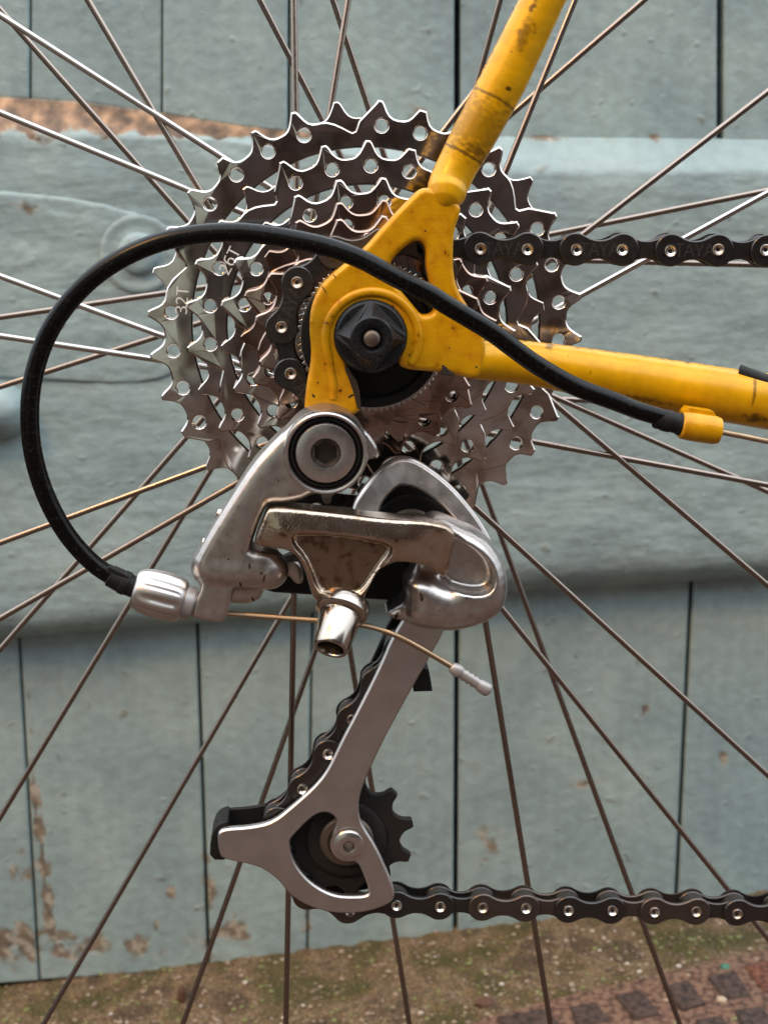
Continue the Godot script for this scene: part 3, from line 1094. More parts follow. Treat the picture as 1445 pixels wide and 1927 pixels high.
func frame(bike: Node3D) -> void:
	var z := 12.5
	var out := trace([868, 386, 866, 405, 856, 430, 853, 470, 854, 517, 863, 547, 879, 574, 900, 606, 915, 640, 912, 690, 901, 713, 884, 714, 856, 706, 819, 701, 754, 695, 749, 676, 744, 650, 735, 626, 718, 606, 700, 600, 676, 604, 656, 620, 648, 645, 650, 680, 662, 706, 676, 725, 679, 790, 574, 790, 573, 763, 577, 725, 584, 690, 586, 660, 582, 618, 585, 580, 597, 549, 614, 527, 642, 502, 682, 472, 734, 412, 779, 366, 790, 356, 806, 352, 838, 364], z)
	var of := field(rounded(out, 1))
	var win := field(rounded(trace([784, 452, 797, 458, 802, 472, 802, 502, 807, 524, 819, 579, 816, 589, 804, 594, 793, 593, 781, 579, 759, 552, 742, 534, 733, 512, 736, 492, 749, 477, 767, 461], z), 1))
	var s := Shape.new()
	var drop := func(p: Vector3) -> float:
		var a := extruded(p, of, z - 6.5, z, 1.5)
		return smax(a, -extruded(p, win, z - 12, z + 6, 1.0), 1.8)
	nets(s, drop, Vector3(-22, -26, 4), Vector3(30, 40, 15), 0.5)
	var f := put("frame", s, M.yellow, bike)
	tag(f, "chipped yellow steel frame end with stays")
	for q in [[800, 434, 0.35, 0.25], [610, 545, 1.2, 0.18], [630, 520, 0.9, 0.15], [834, 690, 0.5, 0.4], [896, 690, 0.3, 0.3], [598, 720, 0.4, 0.2], [590, 745, 0.6, 0.35], [845, 655, 0.25, 0.2], [700, 500, 0.25, 0.2], [772, 668, 0.4, 0.7], [660, 745, 0.4, 0.8]]:
		chip(f, drop, q[0], q[1], Vector2(q[2], q[3]), 0.6, M.rust)
	# raised rim round the axle, running on down the hanger
	var mid := at(700, 638, z)
	var pts := PackedVector3Array()
	for i in 41:
		var a := deg_to_rad(lerpf(-32.0, 200.0, i / 40.0))
		pts.append(Vector3(mid.x + cos(a) * 12.1, mid.y + sin(a) * 12.1, z - 0.5))
	for q in [[622, 690], [628, 720], [627, 750]]: pts.append(at(q[0], q[1], z - 0.8))
	s = Shape.new()
	tube(s, pts, PackedFloat32Array([1.35]), 14)
	put("axle_rim", s, M.yellow, f)
	# seat stay
	s = Shape.new()
	var sp := spline(path3([1052, -60, 6.5, 1021, 0, 6.5, 948, 150, 6.5, 890, 258, 6.5, 862, 309, 6.5, 845, 345, 7.5, 839, 366, 9.5, 836, 380, 11, 834, 390, 12]), 8)
	var rad := PackedFloat32Array()
	var keys := [5.3, 5.45, 6.0, 5.75, 5.3, 5.25, 5.0, 3.6, 0.9]
	for i in sp.size():
		var k := mini(i / 8, 7)
		rad.append(lerpf(keys[k], keys[k + 1], (i - k * 8) / 8.0))
	tube(s, sp, rad, 40)
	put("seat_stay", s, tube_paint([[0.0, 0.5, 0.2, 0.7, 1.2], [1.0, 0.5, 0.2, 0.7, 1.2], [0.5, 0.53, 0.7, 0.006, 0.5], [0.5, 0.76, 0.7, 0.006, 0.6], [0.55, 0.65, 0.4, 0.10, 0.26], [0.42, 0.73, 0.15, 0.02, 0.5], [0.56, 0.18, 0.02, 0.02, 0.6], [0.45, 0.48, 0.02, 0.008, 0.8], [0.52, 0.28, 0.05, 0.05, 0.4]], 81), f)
	# chain stay
	s = Shape.new()
	sp = spline(path3([879, 674, 8.0, 886, 675, 7.5, 897, 677, 7.0, 930, 678, 5.5, 1000, 684, 4, 1200, 717, 3.5, 1445, 756, 3.5, 1600, 781, 3.5]), 8)
	keys = [1.5, 4.0, 5.2, 5.55, 5.9, 7.0, 7.6, 7.8]
	rad = PackedFloat32Array()
	for i in sp.size():
		var k := mini(i / 8, 6)
		rad.append(lerpf(keys[k], keys[k + 1], (i - k * 8) / 8.0))
	tube(s, sp, rad, 40)
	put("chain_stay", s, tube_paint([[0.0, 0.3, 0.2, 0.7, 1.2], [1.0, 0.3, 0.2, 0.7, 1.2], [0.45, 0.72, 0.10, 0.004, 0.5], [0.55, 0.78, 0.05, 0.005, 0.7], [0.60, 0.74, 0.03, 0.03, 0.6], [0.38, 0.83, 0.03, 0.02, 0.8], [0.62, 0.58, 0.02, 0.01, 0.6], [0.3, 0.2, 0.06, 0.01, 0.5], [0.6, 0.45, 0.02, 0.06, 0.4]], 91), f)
	# black sleeve on the stay's far side, at the right edge
	s = Shape.new()
	tube(s, spline(path3([1388, 700, 5, 1420, 712, 6, 1470, 730, 7, 1560, 762, 8]), 6), PackedFloat32Array([2.2]), 16)
	put("stay_sleeve", s, M.black, f)
	# cable stop
	s = Shape.new()
	var a := at(1279, 800, 19)
	var b := at(1354, 811, 19)
	lathe(s, axis(a, b - a), P([0, 0, 3.1, 0, 3.55, 0.5, 3.75, 3, 3.75, 9.2, 3.4, 10.5, 2.4, 10.9, 0.9, 10.9, 0.9, 9, 0, 9]), 36)
	chamfer_box(s, axis((a + b) / 2.0 + Vector3(0, 2.0, -3.4), b - a), Vector3(5.5, 5.5, 9.0), 1.2)
	put("cable_stop", s, M.yellow, f)
	# chips and rust
	s = Shape.new()
	var bl := rounded(trace([829, 699, 832, 691, 838, 688, 842, 694, 851, 700, 856, 707, 838, 706, 826, 704], z), 1)
	plate(s, bl, [], z - 3, z + 0.25, 0.2)
	put("paint_chip", s, M.rust, f)
	s = Shape.new()
	var ru := rounded(trace([650, 684, 660, 700, 676, 724, 680, 770, 672, 768, 666, 742, 656, 712, 648, 694], z), 1)
	plate(s, ru, [], z - 4, z + 0.2, 0.15)
	put("rust_patch", s, M.rust, f)

func chain(bike: Node3D) -> void:
	# pins, in the photograph's plan, from the upper run round the sprocket
	var up: Array = []
	for k in 9:
		up.append(at(900.0 + 88.9 * (7 - k) , 467.0 + 0.75 * (7 - k), 0))
	up.append(at(811, 466, 0))
	for k in 5: up.append(Vector3(cos(deg_to_rad(84 + 30.0 * k + (0.5 if k else 0))), sin(deg_to_rad(84 + 30.0 * k)), 0) * 24.2)
	up.append(Vector3(cos(deg_to_rad(234)), sin(deg_to_rad(234)), 0) * 24.2)
	# k = 7 is the pin at x = 900; it begins an outer link towards k = 6
	var low: Array = []
	for q in [[838, 1083], [794, 1148], [750, 1214], [706, 1280], [662, 1345], [618, 1411], [571, 1476], [523, 1536], [528, 1612], [576, 1676], [657, 1704], [745, 1693], [825, 1696], [906, 1698], [985, 1700], [1066, 1702], [1146, 1704], [1227, 1705], [1303, 1706], [1381, 1708], [1460, 1710], [1540, 1712]]:
		low.append(at(q[0], q[1], 0))
	var rollers := Shape.new()
	for p: Vector3 in up + low: lathe(rollers, Transform3D(Basis(), p), P([3.9, -1.3, 3.9, 1.3]), 24)
	var ch := put("chain", rollers, M.chain, bike)
	tag(ch, "oily dark roller chain with bright pin ends")
	var eight := PackedVector2Array()
	for i in 21: eight.append(Vector2(6.35, 0) + Vector2.from_angle(deg_to_rad(lerpf(-125, 125, i / 20.0))) * 4.35)
	for q in [[2.6, 2.95], [1.3, 2.55], [0.0, 2.45], [-1.3, 2.55], [-2.6, 2.95]]: eight.append(Vector2(q[0], q[1]))
	for i in 21: eight.append(Vector2(-6.35, 0) + Vector2.from_angle(deg_to_rad(lerpf(55, 305, i / 20.0))) * 4.35)
	for q in [[-2.6, -2.95], [-1.3, -2.55], [0.0, -2.45], [1.3, -2.55], [2.6, -2.95]]: eight.append(Vector2(q[0], q[1]))
	var so := Shape.new()
	plate(so, eight, [], 2.45, 3.4, 0.32)
	plate(so, eight, [], -3.4, -2.45, 0.0, 0.3)
	var outer := mesh_of(so, Vector3.ZERO)
	var inn := PackedVector2Array()
	for q in eight: inn.append(q * Vector2(0.985, 0.93))
	var si := Shape.new()
	plate(si, inn, [], 1.35, 2.4, 0.25, 0.25)
	plate(si, inn, [], -2.4, -1.35, 0.25, 0.25)
	var inner := mesh_of(si, Vector3.ZERO)
	var sp := Shape.new()
	lathe(sp, Transform3D(), P([1.68, 2.0, 1.68, 3.75, 1.58, 3.95, 1.34, 4.02, 1.2, 3.9, 0.95, 3.62, 0.62, 3.42, 0.3, 3.33, 0, 3.3]), 28)
	lathe(sp, Transform3D(), P([0, -3.9, 1.6, -3.9, 1.6, -2]), 16)
	var pin := mesh_of(sp, Vector3.ZERO)
	for run in 2:
		var pts: Array = low if run else up
		for p: Vector3 in pts: place("pin", pin, M.worn_pin if rng.randf() < 0.35 else M.pin, ch, Transform3D(Basis.from_euler(Vector3(rng.randf_range(-0.07, 0.07), rng.randf_range(-0.07, 0.07), 0)), p))
		for i in pts.size() - 1:
			var a: Vector3 = pts[i]
			var b: Vector3 = pts[i + 1]
			var d := b - a
			var x := Transform3D(Basis(Vector3(0, 0, 1), atan2(d.y, d.x)), (a + b) / 2.0)
			var is_outer := (i % 2 == 0) if run == 0 else (i % 2 == 1)
			place("outer_plate" if is_outer else "inner_plate", outer if is_outer else inner, M["chain%d" % (rng.randi() % 3)], ch, x)
			if is_outer and run == 0:
				var t := atan2(d.y, d.x)
				if cos(t) < -0.2: t += PI
				engrave(ch, "TAYA", (a + b) / 2.0 + Vector3(0, 0, 3.4), 2.3, t, M.plate_mark, 0.06)

func derailleur(bike: Node3D) -> void:
	# upper knuckle: boss on the hanger, arm, adjuster housing
	var zc := 27.0
	var bc3 := at(613, 853, zc)
	var bc := Vector2(bc3.x, bc3.y)
	var arm := field(rounded(trace([535, 812, 500, 846, 472, 878, 427, 950, 393, 1005, 368, 1052, 365, 1066, 370, 1085, 390, 1098, 440, 1104, 500, 1098, 524, 1086, 531, 1068, 525, 1052, 505, 1043, 471, 1038, 474, 1026, 488, 984, 498, 963, 506, 950, 540, 950, 578, 941, 613, 910, 640, 850, 600, 800], 26), 1))
	var low := field(rounded(trace([380, 1080, 520, 1070, 522, 1086, 500, 1102, 496, 1117, 486, 1131, 466, 1138, 436, 1136, 400, 1124, 380, 1104], 20), 1))
	var blk := field(rounded(trace([383, 1092, 436, 1105, 438, 1112, 432, 1146, 423, 1173, 410, 1176, 364, 1167, 361, 1158, 365, 1137, 376, 1118], 26), 1))
	var c1 := at(380, 1030, 18)
	var lobe0 := at(400, 1066, 20)
	var lobe1 := at(506, 1072, 21)
	var s := Shape.new()
	var arm_a := at(580, 850, 17)
	var arm_b := at(415, 1050, 17)
	var shape := func(p: Vector3) -> float:
		var d := drum(p, bc, 10.9, 11.0, 25.3, 1.6)
		var e := extruded(p, arm, 13.0, 26.0, 2.6)
		e = smax(e, pill(p, arm_a, arm_b, 13.5, 12.5), 3.0)
		d = smin(d, e, 2.0)
		d = smin(d, pill(p, lobe0, lobe1, 5.6, 5.2), 1.6)
		d = smin(d, extruded(p, low, 12.0, 21.5, 2.4), 2.0)
		d = smin(d, extruded(p, blk, 15.5, 25.0, 1.0), 1.0)
		return maxf(d, -drum(p, bc, 9.9, 20.5, 40.0, 0.2))
	nets(s, shape, Vector3(-56, -82, 8), Vector3(2, -14, 30), 0.45)
	var rd := put("rear_derailleur", s, M.cast, bike)
	tag(rd, "worn silver rear derailleur with open cage")
	for q in [[470, 1066, 1.0, 0.35, 0.2], [497, 1088, 1.3, 0.3, -0.2], [492, 1079, 0.5, 0.4, 0.0], [476, 1128, 1.1, 0.3, 0.3], [430, 1052, 0.5, 0.25, 0.4], [524, 905, 0.3, 0.2, 0.0], [545, 930, 0.35, 0.2, 0.5], [453, 1100, 1.4, 0.3, 0.15]]:
		chip(rd, shape, q[0], q[1], Vector2(q[2], q[3]), q[4], M.rust)
	# boss rim, groove and pivot bolt
	s = Shape.new()
	var X := Transform3D(Basis(), Vector3(bc.x, bc.y, 0))
	lathe(s, X, P([10.7, 20, 10.8, 26.4, 10.5, 27.2, 10.1, 27.4, 9.6, 27.2, 9.3, 26.4, 9.3, 22, 0, 21.5]), 72)
	put("boss_rim", s, M.bolt, rd)
	s = Shape.new()
	lathe(s, X, P([7.8, 22, 9.2, 22, 9.25, 25.4, 8.9, 26.0, 8.3, 26.0, 7.9, 25.2, 7.8, 22]), 64)
	put("seal_ring", s, M.black, rd)
	s = Shape.new()
	var hexa := ring(3.2, 6, Vector2.ZERO, PI / 6)
	lathe(s, X, P([0, 20, 7.75, 20, 7.75, 26.9, 7.5, 27.35, 7.1, 27.5, 3.9, 27.2, 3.5, 26.6, 3.25, 25.9]), 64)
	var hs := Shape.new()
	for i in 6:
		var a := hexa[i]
		var b := hexa[(i + 1) % 6]
		hs.flat(Vector3(a.x, a.y, 26.1), Vector3(b.x, b.y, 26.1), Vector3(b.x, b.y, 22.5), -Vector3(a.x + b.x, a.y + b.y, 0))
		hs.flat(Vector3(a.x, a.y, 26.1), Vector3(b.x, b.y, 22.5), Vector3(a.x, a.y, 22.5), -Vector3(a.x + b.x, a.y + b.y, 0))
		hs.flat(Vector3(a.x, a.y, 22.5), Vector3(b.x, b.y, 22.5), Vector3(0, 0, 22.5), Vector3(0, 0, 1))
		# shoulder between the round mouth and the hexagon
		for k in 4:
			var r0 := Vector2.from_angle(PI / 6 + PI / 3 * (i + k / 4.0)) * 3.3
			var r1 := Vector2.from_angle(PI / 6 + PI / 3 * (i + (k + 1) / 4.0)) * 3.3
			var h0 := a.lerp(b, k / 4.0)
			var h1 := a.lerp(b, (k + 1) / 4.0)
			hs.flat(Vector3(r0.x, r0.y, 25.95), Vector3(r1.x, r1.y, 25.95), Vector3(h1.x, h1.y, 26.05), Vector3(0, 0, 1))
			hs.flat(Vector3(r0.x, r0.y, 25.95), Vector3(h1.x, h1.y, 26.05), Vector3(h0.x, h0.y, 26.05), Vector3(0, 0, 1))
	var pb := put("pivot_bolt", s, M.bolt, rd)
	s = Shape.new()
	add(s, hs, X)
	put("hex_socket", s, M.socket, rd)
	# stop tab right of the boss
	s = Shape.new()
	plate(s, rounded(trace([670, 800, 690, 812, 708, 838, 711, 850, 704, 861, 690, 868, 676, 900, 640, 900, 640, 800], 14), 1), [], 11, 14, 0.6)
	plate(s, rounded(trace([590, 925, 604, 925, 608, 945, 614, 950, 622, 948, 626, 930, 650, 925, 650, 900, 590, 900], 13), 1), [], 10.5, 13, 0.4)
	put("stop_tab", s, M.cast, rd)
	# limit screws, seen edge on at the left
	for q in [[414, 968, 17], [386, 1022, 17]]:
		s = Shape.new()
		var c := at(q[0], q[1], q[2])
		lathe(s, axis(c + Vector3(2, -0.6, 0), Vector3(-1, 0.35, 0.1)), P([0, 0, 1.5, 0, 1.6, 2.4, 1.2, 3.0, 0, 3.1]), 20)
		put("limit_screw", s, M.bolt, rd)
	# inner link, dark, behind
	s = Shape.new()
	plate(s, rounded(trace([486, 1088, 540, 1040, 700, 1000, 770, 1040, 765, 1130, 720, 1128, 600, 1119, 488, 1112], 8), 1), [], 4.5, 9, 0.6)
	plate(s, trace([505, 950, 700, 960, 860, 1000, 850, 1040, 700, 1010, 500, 1010], 9), [], 6, 11, 0.5)
	put("inner_link", s, M.black, rd)
	s = Shape.new()
	var lug := field(rounded(trace([524, 1050, 548, 1046, 566, 1056, 574, 1076, 573, 1092, 564, 1100, 552, 1094, 546, 1084, 528, 1078], 15), 1))
	nets(s, func(p: Vector3) -> float: return extruded(p, lug, 9.0, 17.0, 2.0), Vector3(-32, -74, 7), Vector3(-16, -58, 19), 0.5)
	put("link_lug", s, M.cast, rd)
	# outer link: bar, funnel and dish
	var zl := 31.0
	var bar := field(rounded(trace([476, 1031, 484, 1006, 499, 970, 508, 959, 552, 961, 631, 969, 720, 980, 790, 984, 840, 994, 858, 1006, 861, 1020, 853, 1050, 844, 1097, 832, 1092, 812, 1075, 786, 1064, 752, 1060, 732, 1066, 715, 1080, 700, 1106, 688, 1130, 684, 1146, 660, 1150, 610, 1147, 590, 1138, 582, 1110, 572, 1076, 560, 1052, 540, 1038, 510, 1034], zl), 1))
	var dish := field(rounded(trace([549, 1008, 600, 1007, 680, 1016, 739, 1029, 736, 1050, 716, 1074, 700, 1098, 688, 1116, 676, 1127, 640, 1130, 606, 1126, 596, 1110, 586, 1082, 572, 1052, 552, 1030], zl), 1))
	var ridge_a := at(480, 1030, zl)
	var e0 := at(499, 962, zl)
	var r0 := at(550, 1003, zl)
	var r1 := at(740, 1022, zl)
	var along := (r1 - r0).normalized()
	var upd := Vector3(0, 0, 1).cross(along).normalized()
	s = Shape.new()
	nets(s, func(p: Vector3) -> float:
		var d := extruded(p, bar, 19.0, zl, 2.0)
		var h := (p - r0).dot(upd)                       # above the ridge the face leans back, below it the funnel falls away
		var t := clampf((p.x - r0.x) / (r1.x - r0.x), -0.6, 1.6)
		d = smax(d, p.z - (zl - 0.34 * h), 1.0)
		d = smax(d, p.z - (zl + 0.22 * h), 1.2)
		var far := maxf(0.0, absf(t - 0.5) - 0.62)
		d = smax(d, p.z - (zl - far * 9.0), 1.5)
		return smax(d, -extruded(p, dish, zl - 4.0 + 0.05 * h, zl + 8.0, 1.4), 1.1), Vector3(-41, -82, 17), Vector3(26, -38, 33), 0.42)
	put("outer_link", s, M.link, rd)
	# grimy floor of the dish
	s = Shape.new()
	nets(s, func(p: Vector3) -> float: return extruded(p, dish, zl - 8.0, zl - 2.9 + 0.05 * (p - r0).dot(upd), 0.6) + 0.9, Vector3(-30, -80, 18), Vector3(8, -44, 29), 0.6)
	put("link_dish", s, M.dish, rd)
	# lower knuckle with its pocket
	var kn := field(rounded(trace([793, 990, 803, 977, 821, 971, 845, 978, 871, 994, 898, 1005, 921, 1022, 940, 1050, 952, 1084, 953, 1117, 943, 1145, 921, 1164, 884, 1178, 843, 1185, 801, 1181, 776, 1172, 764, 1150, 768, 1122, 764, 1103, 765, 1089, 779, 1080, 801, 1080, 830, 1096, 846, 1100, 850, 1060, 858, 1014, 838, 1000], 20), 1))
	var body := field(rounded(trace([790, 1000, 870, 996, 921, 1024, 951, 1084, 942, 1144, 884, 1177, 843, 1184, 801, 1181, 774, 1174, 735, 1167, 724, 1156, 746, 1144, 763, 1133, 770, 1119, 766, 1100, 780, 1084], 20), 1))
	var pocket := field(rounded(trace([846, 1008, 872, 1014, 912, 1044, 926, 1070, 928, 1095, 912, 1112, 880, 1113, 838, 1100, 820, 1050], 21), 1))
	s = Shape.new()
	var knuckle := func(p: Vector3) -> float:
		var d := extruded(p, kn, 8.0, 25.5, 5.0)
		d = smin(d, extruded(p, body, 7.5, 20.0, 2.2), 3.0)
		return smax(d, -extruded(p, pocket, 17.8, 32.0, 1.6), 1.2)
	nets(s, knuckle, Vector3(-3, -88, 5), Vector3(40, -46, 28), 0.45)
	var lk := put("lower_knuckle", s, M.cast, rd)
	for q in [[793, 1124, 1.5, 0.55, 0.1], [745, 1161, 1.4, 0.5, -0.2], [878, 1127, 0.4, 0.25, 0.5], [900, 1010, 0.3, 0.2, 0.0], [826, 1150, 0.3, 0.2, 0.0]]:
		chip(rd, knuckle, q[0], q[1], Vector2(q[2], q[3]), q[4], M.rust)
	# cage: outer plate, in two visible fields, and the black inner plate
	var cz := 7.2
	var cage := rounded(trace([790, 1110, 770, 1150, 737, 1201, 719, 1246, 674, 1336, 643, 1394, 619, 1446, 595, 1478, 557, 1512, 515, 1547, 474, 1557, 422, 1560, 411, 1567, 409, 1581, 413, 1609, 422, 1618, 484, 1630, 508, 1644, 526, 1659, 543, 1682, 571, 1702, 605, 1715, 647, 1721, 692, 1717, 730, 1704, 743, 1692, 742, 1675, 733, 1650, 709, 1595, 681, 1552, 675, 1530, 676, 1502, 688, 1467, 716, 1405, 751, 1339, 802, 1249, 837, 1187, 860, 1120], cz), 2)
	var win := rounded(trace([545, 1585, 549, 1577, 578, 1546, 597, 1532, 614, 1529, 629, 1536, 634, 1549, 625, 1573, 623, 1592, 631, 1609, 647, 1620, 668, 1621, 679, 1634, 695, 1676, 692, 1686, 664, 1688, 629, 1686, 594, 1669, 567, 1644, 549, 1613], cz), 2)
	s = Shape.new()
	plate(s, cage, [win], cz - 2.2, cz, 0.55, 0.3)
	put("cage_plate", s, M.satin, rd)
	s = Shape.new()
	var topc := rounded(trace([662, 978, 664, 957, 674, 936, 696, 908, 724, 881, 746, 868, 768, 866, 790, 873, 824, 895, 852, 918, 880, 949, 905, 982, 922, 1012, 934, 1048, 900, 1080, 850, 1060, 780, 1010, 700, 1000], 11.5), 2)
	var topw := rounded(trace([712, 966, 724, 942, 746, 921, 760, 917, 780, 920, 811, 937, 836, 959, 858, 982, 872, 1006, 846, 1020, 780, 1000, 718, 984], 11.5), 2)
	plate(s, topc, [topw], 7.4, 11.5, 0.9, 0.3)
	var lean := at(790, 960, 11.5).y
	for i in s.v.size():
		s.v[i].z -= (s.v[i].y - lean) * 0.26
		s.n[i] = Vector3(s.n[i].x, s.n[i].y + 0.26 * s.n[i].z, s.n[i].z).normalized()
	put("cage_plate", s, M.cast, rd)
	s = Shape.new()
	var sh := PackedVector2Array()
	for q in cage: sh.append(q * Vector2(1.0, 1.0) + Vector2(-0.4, 0.3))
	plate(s, sh, [], -6.6, -5.2, 0.3, 0.2)
	plate(s, rounded(trace([398, 1598, 399, 1560, 408, 1536, 422, 1527, 434, 1526, 434, 1598], -2), 1), [], -5.4, 5.0, 0.3)
	plate(s, trace([780, 1240, 804, 1250, 808, 1270, 811, 1291, 776, 1292], -1), [], -5.4, 3.5, 0.3)
	put("inner_cage_plate", s, M.black, rd)
	# jockey wheels
	for q in [[652, 1574, 12.0], [772, 1005, 5.0]]:
		s = Shape.new()
		var pc := at(q[0], q[1], 0)
		var o := PackedVector2Array()
		for i in 11:
			for e in [[-0.20, 17.2], [-0.14, 19.0], [-0.10, 19.7], [0.10, 19.7], [0.14, 19.0], [0.20, 17.2], [0.3, 16.2], [0.4, 15.7], [0.5, 15.5], [0.6, 15.7], [0.7, 16.2]]:
				o.append(Vector2(pc.x, pc.y) + Vector2.from_angle(deg_to_rad(q[2]) + TAU * (i + e[0]) / 11) * e[1])
		plate(s, o, [], -1.2, 1.2, 0.3, 0.3)
		lathe(s, Transform3D(Basis(), pc), P([0, 0, 11.5, 0, 11.5, 2.2, 10.9, 2.6, 9.4, 2.6, 0, 2.4]), 40)
		var w := put("jockey_wheel", s, M.pulley, rd)
		s = Shape.new()
		lathe(s, Transform3D(Basis(), pc), P([0, 2, 7.8, 2, 7.8, 3.1, 7.2, 3.7, 5.6, 3.9, 5.2, 3.4, 4.4, 3.4, 4.0, 4.6, 0, 4.6]), 40)
		put("dust_cap", s, M.bush, rd)
	s = Shape.new()
	var bp := at(656, 1589, cz)
	lathe(s, Transform3D(Basis(), bp), P([5.2, -2, 5.2, 0.15, 4.45, 0.25, 4.35, 0.9, 4.0, 1.2, 1.9, 1.55, 1.6, 1.4]), 40)
	put("jockey_bolt", s, M.bolt, rd)
	s = Shape.new()
	lathe(s, Transform3D(Basis(), bp), P([1.61, 1.42, 1.5, -0.5, 0, -0.6]), 6)
	put("hex_socket", s, M.socket, rd)
	# clamp bolt
	s = Shape.new()
	var top := at(643, 1150, 28)
	var end := at(622, 1221, 36)
	var X2 := axis(top, end - top)
	var L := top.distance_to(end)
	lathe(s, X2, P([0, -3, 6.6, -3, 6.9, -2, 6.9, 0.4, 6.4, 1.0, 5.4, 1.3, 5.55, 1.8, 5.3, 5.0, 4.7, L - 0.6, 4.4, L, 3.5, L, 3.3, L - 0.5, 3.2, L - 7.0, 0, L - 7.0]), 48)
	put("clamp_bolt", s, M.chrome, rd)

func chip(parent: Node3D, f: Callable, u: float, w: float, size: Vector2, turn: float, mat: Material) -> void:   # a small pit or scab on a surface
	var p := at(u, w, 60.0)
	var d := (p - eye).normalized()
	for k in 60:
		var e: float = f.call(p)
		if e < 0.02: break
		p += d * e * 0.8
	var h := 0.05
	var n := Vector3(f.call(p + Vector3(h, 0, 0)) - f.call(p - Vector3(h, 0, 0)), f.call(p + Vector3(0, h, 0)) - f.call(p - Vector3(0, h, 0)), f.call(p + Vector3(0, 0, h)) - f.call(p - Vector3(0, 0, h))).normalized()
	var x := axis(p, n)
	x.basis = x.basis * Basis(Vector3(0, 0, 1), turn)
	var o := PackedVector2Array()
	for i in 14:
		var a := TAU * i / 14.0
		o.append(Vector2(cos(a) * size.x, sin(a) * size.y) * rng.randf_range(0.6, 1.15))
	var s := Shape.new()
	var b := Shape.new()
	plate(b, wound(o), [], -0.6, 0.06, 0.03)
	add(s, b, x)
	put("chip", s, mat, parent)

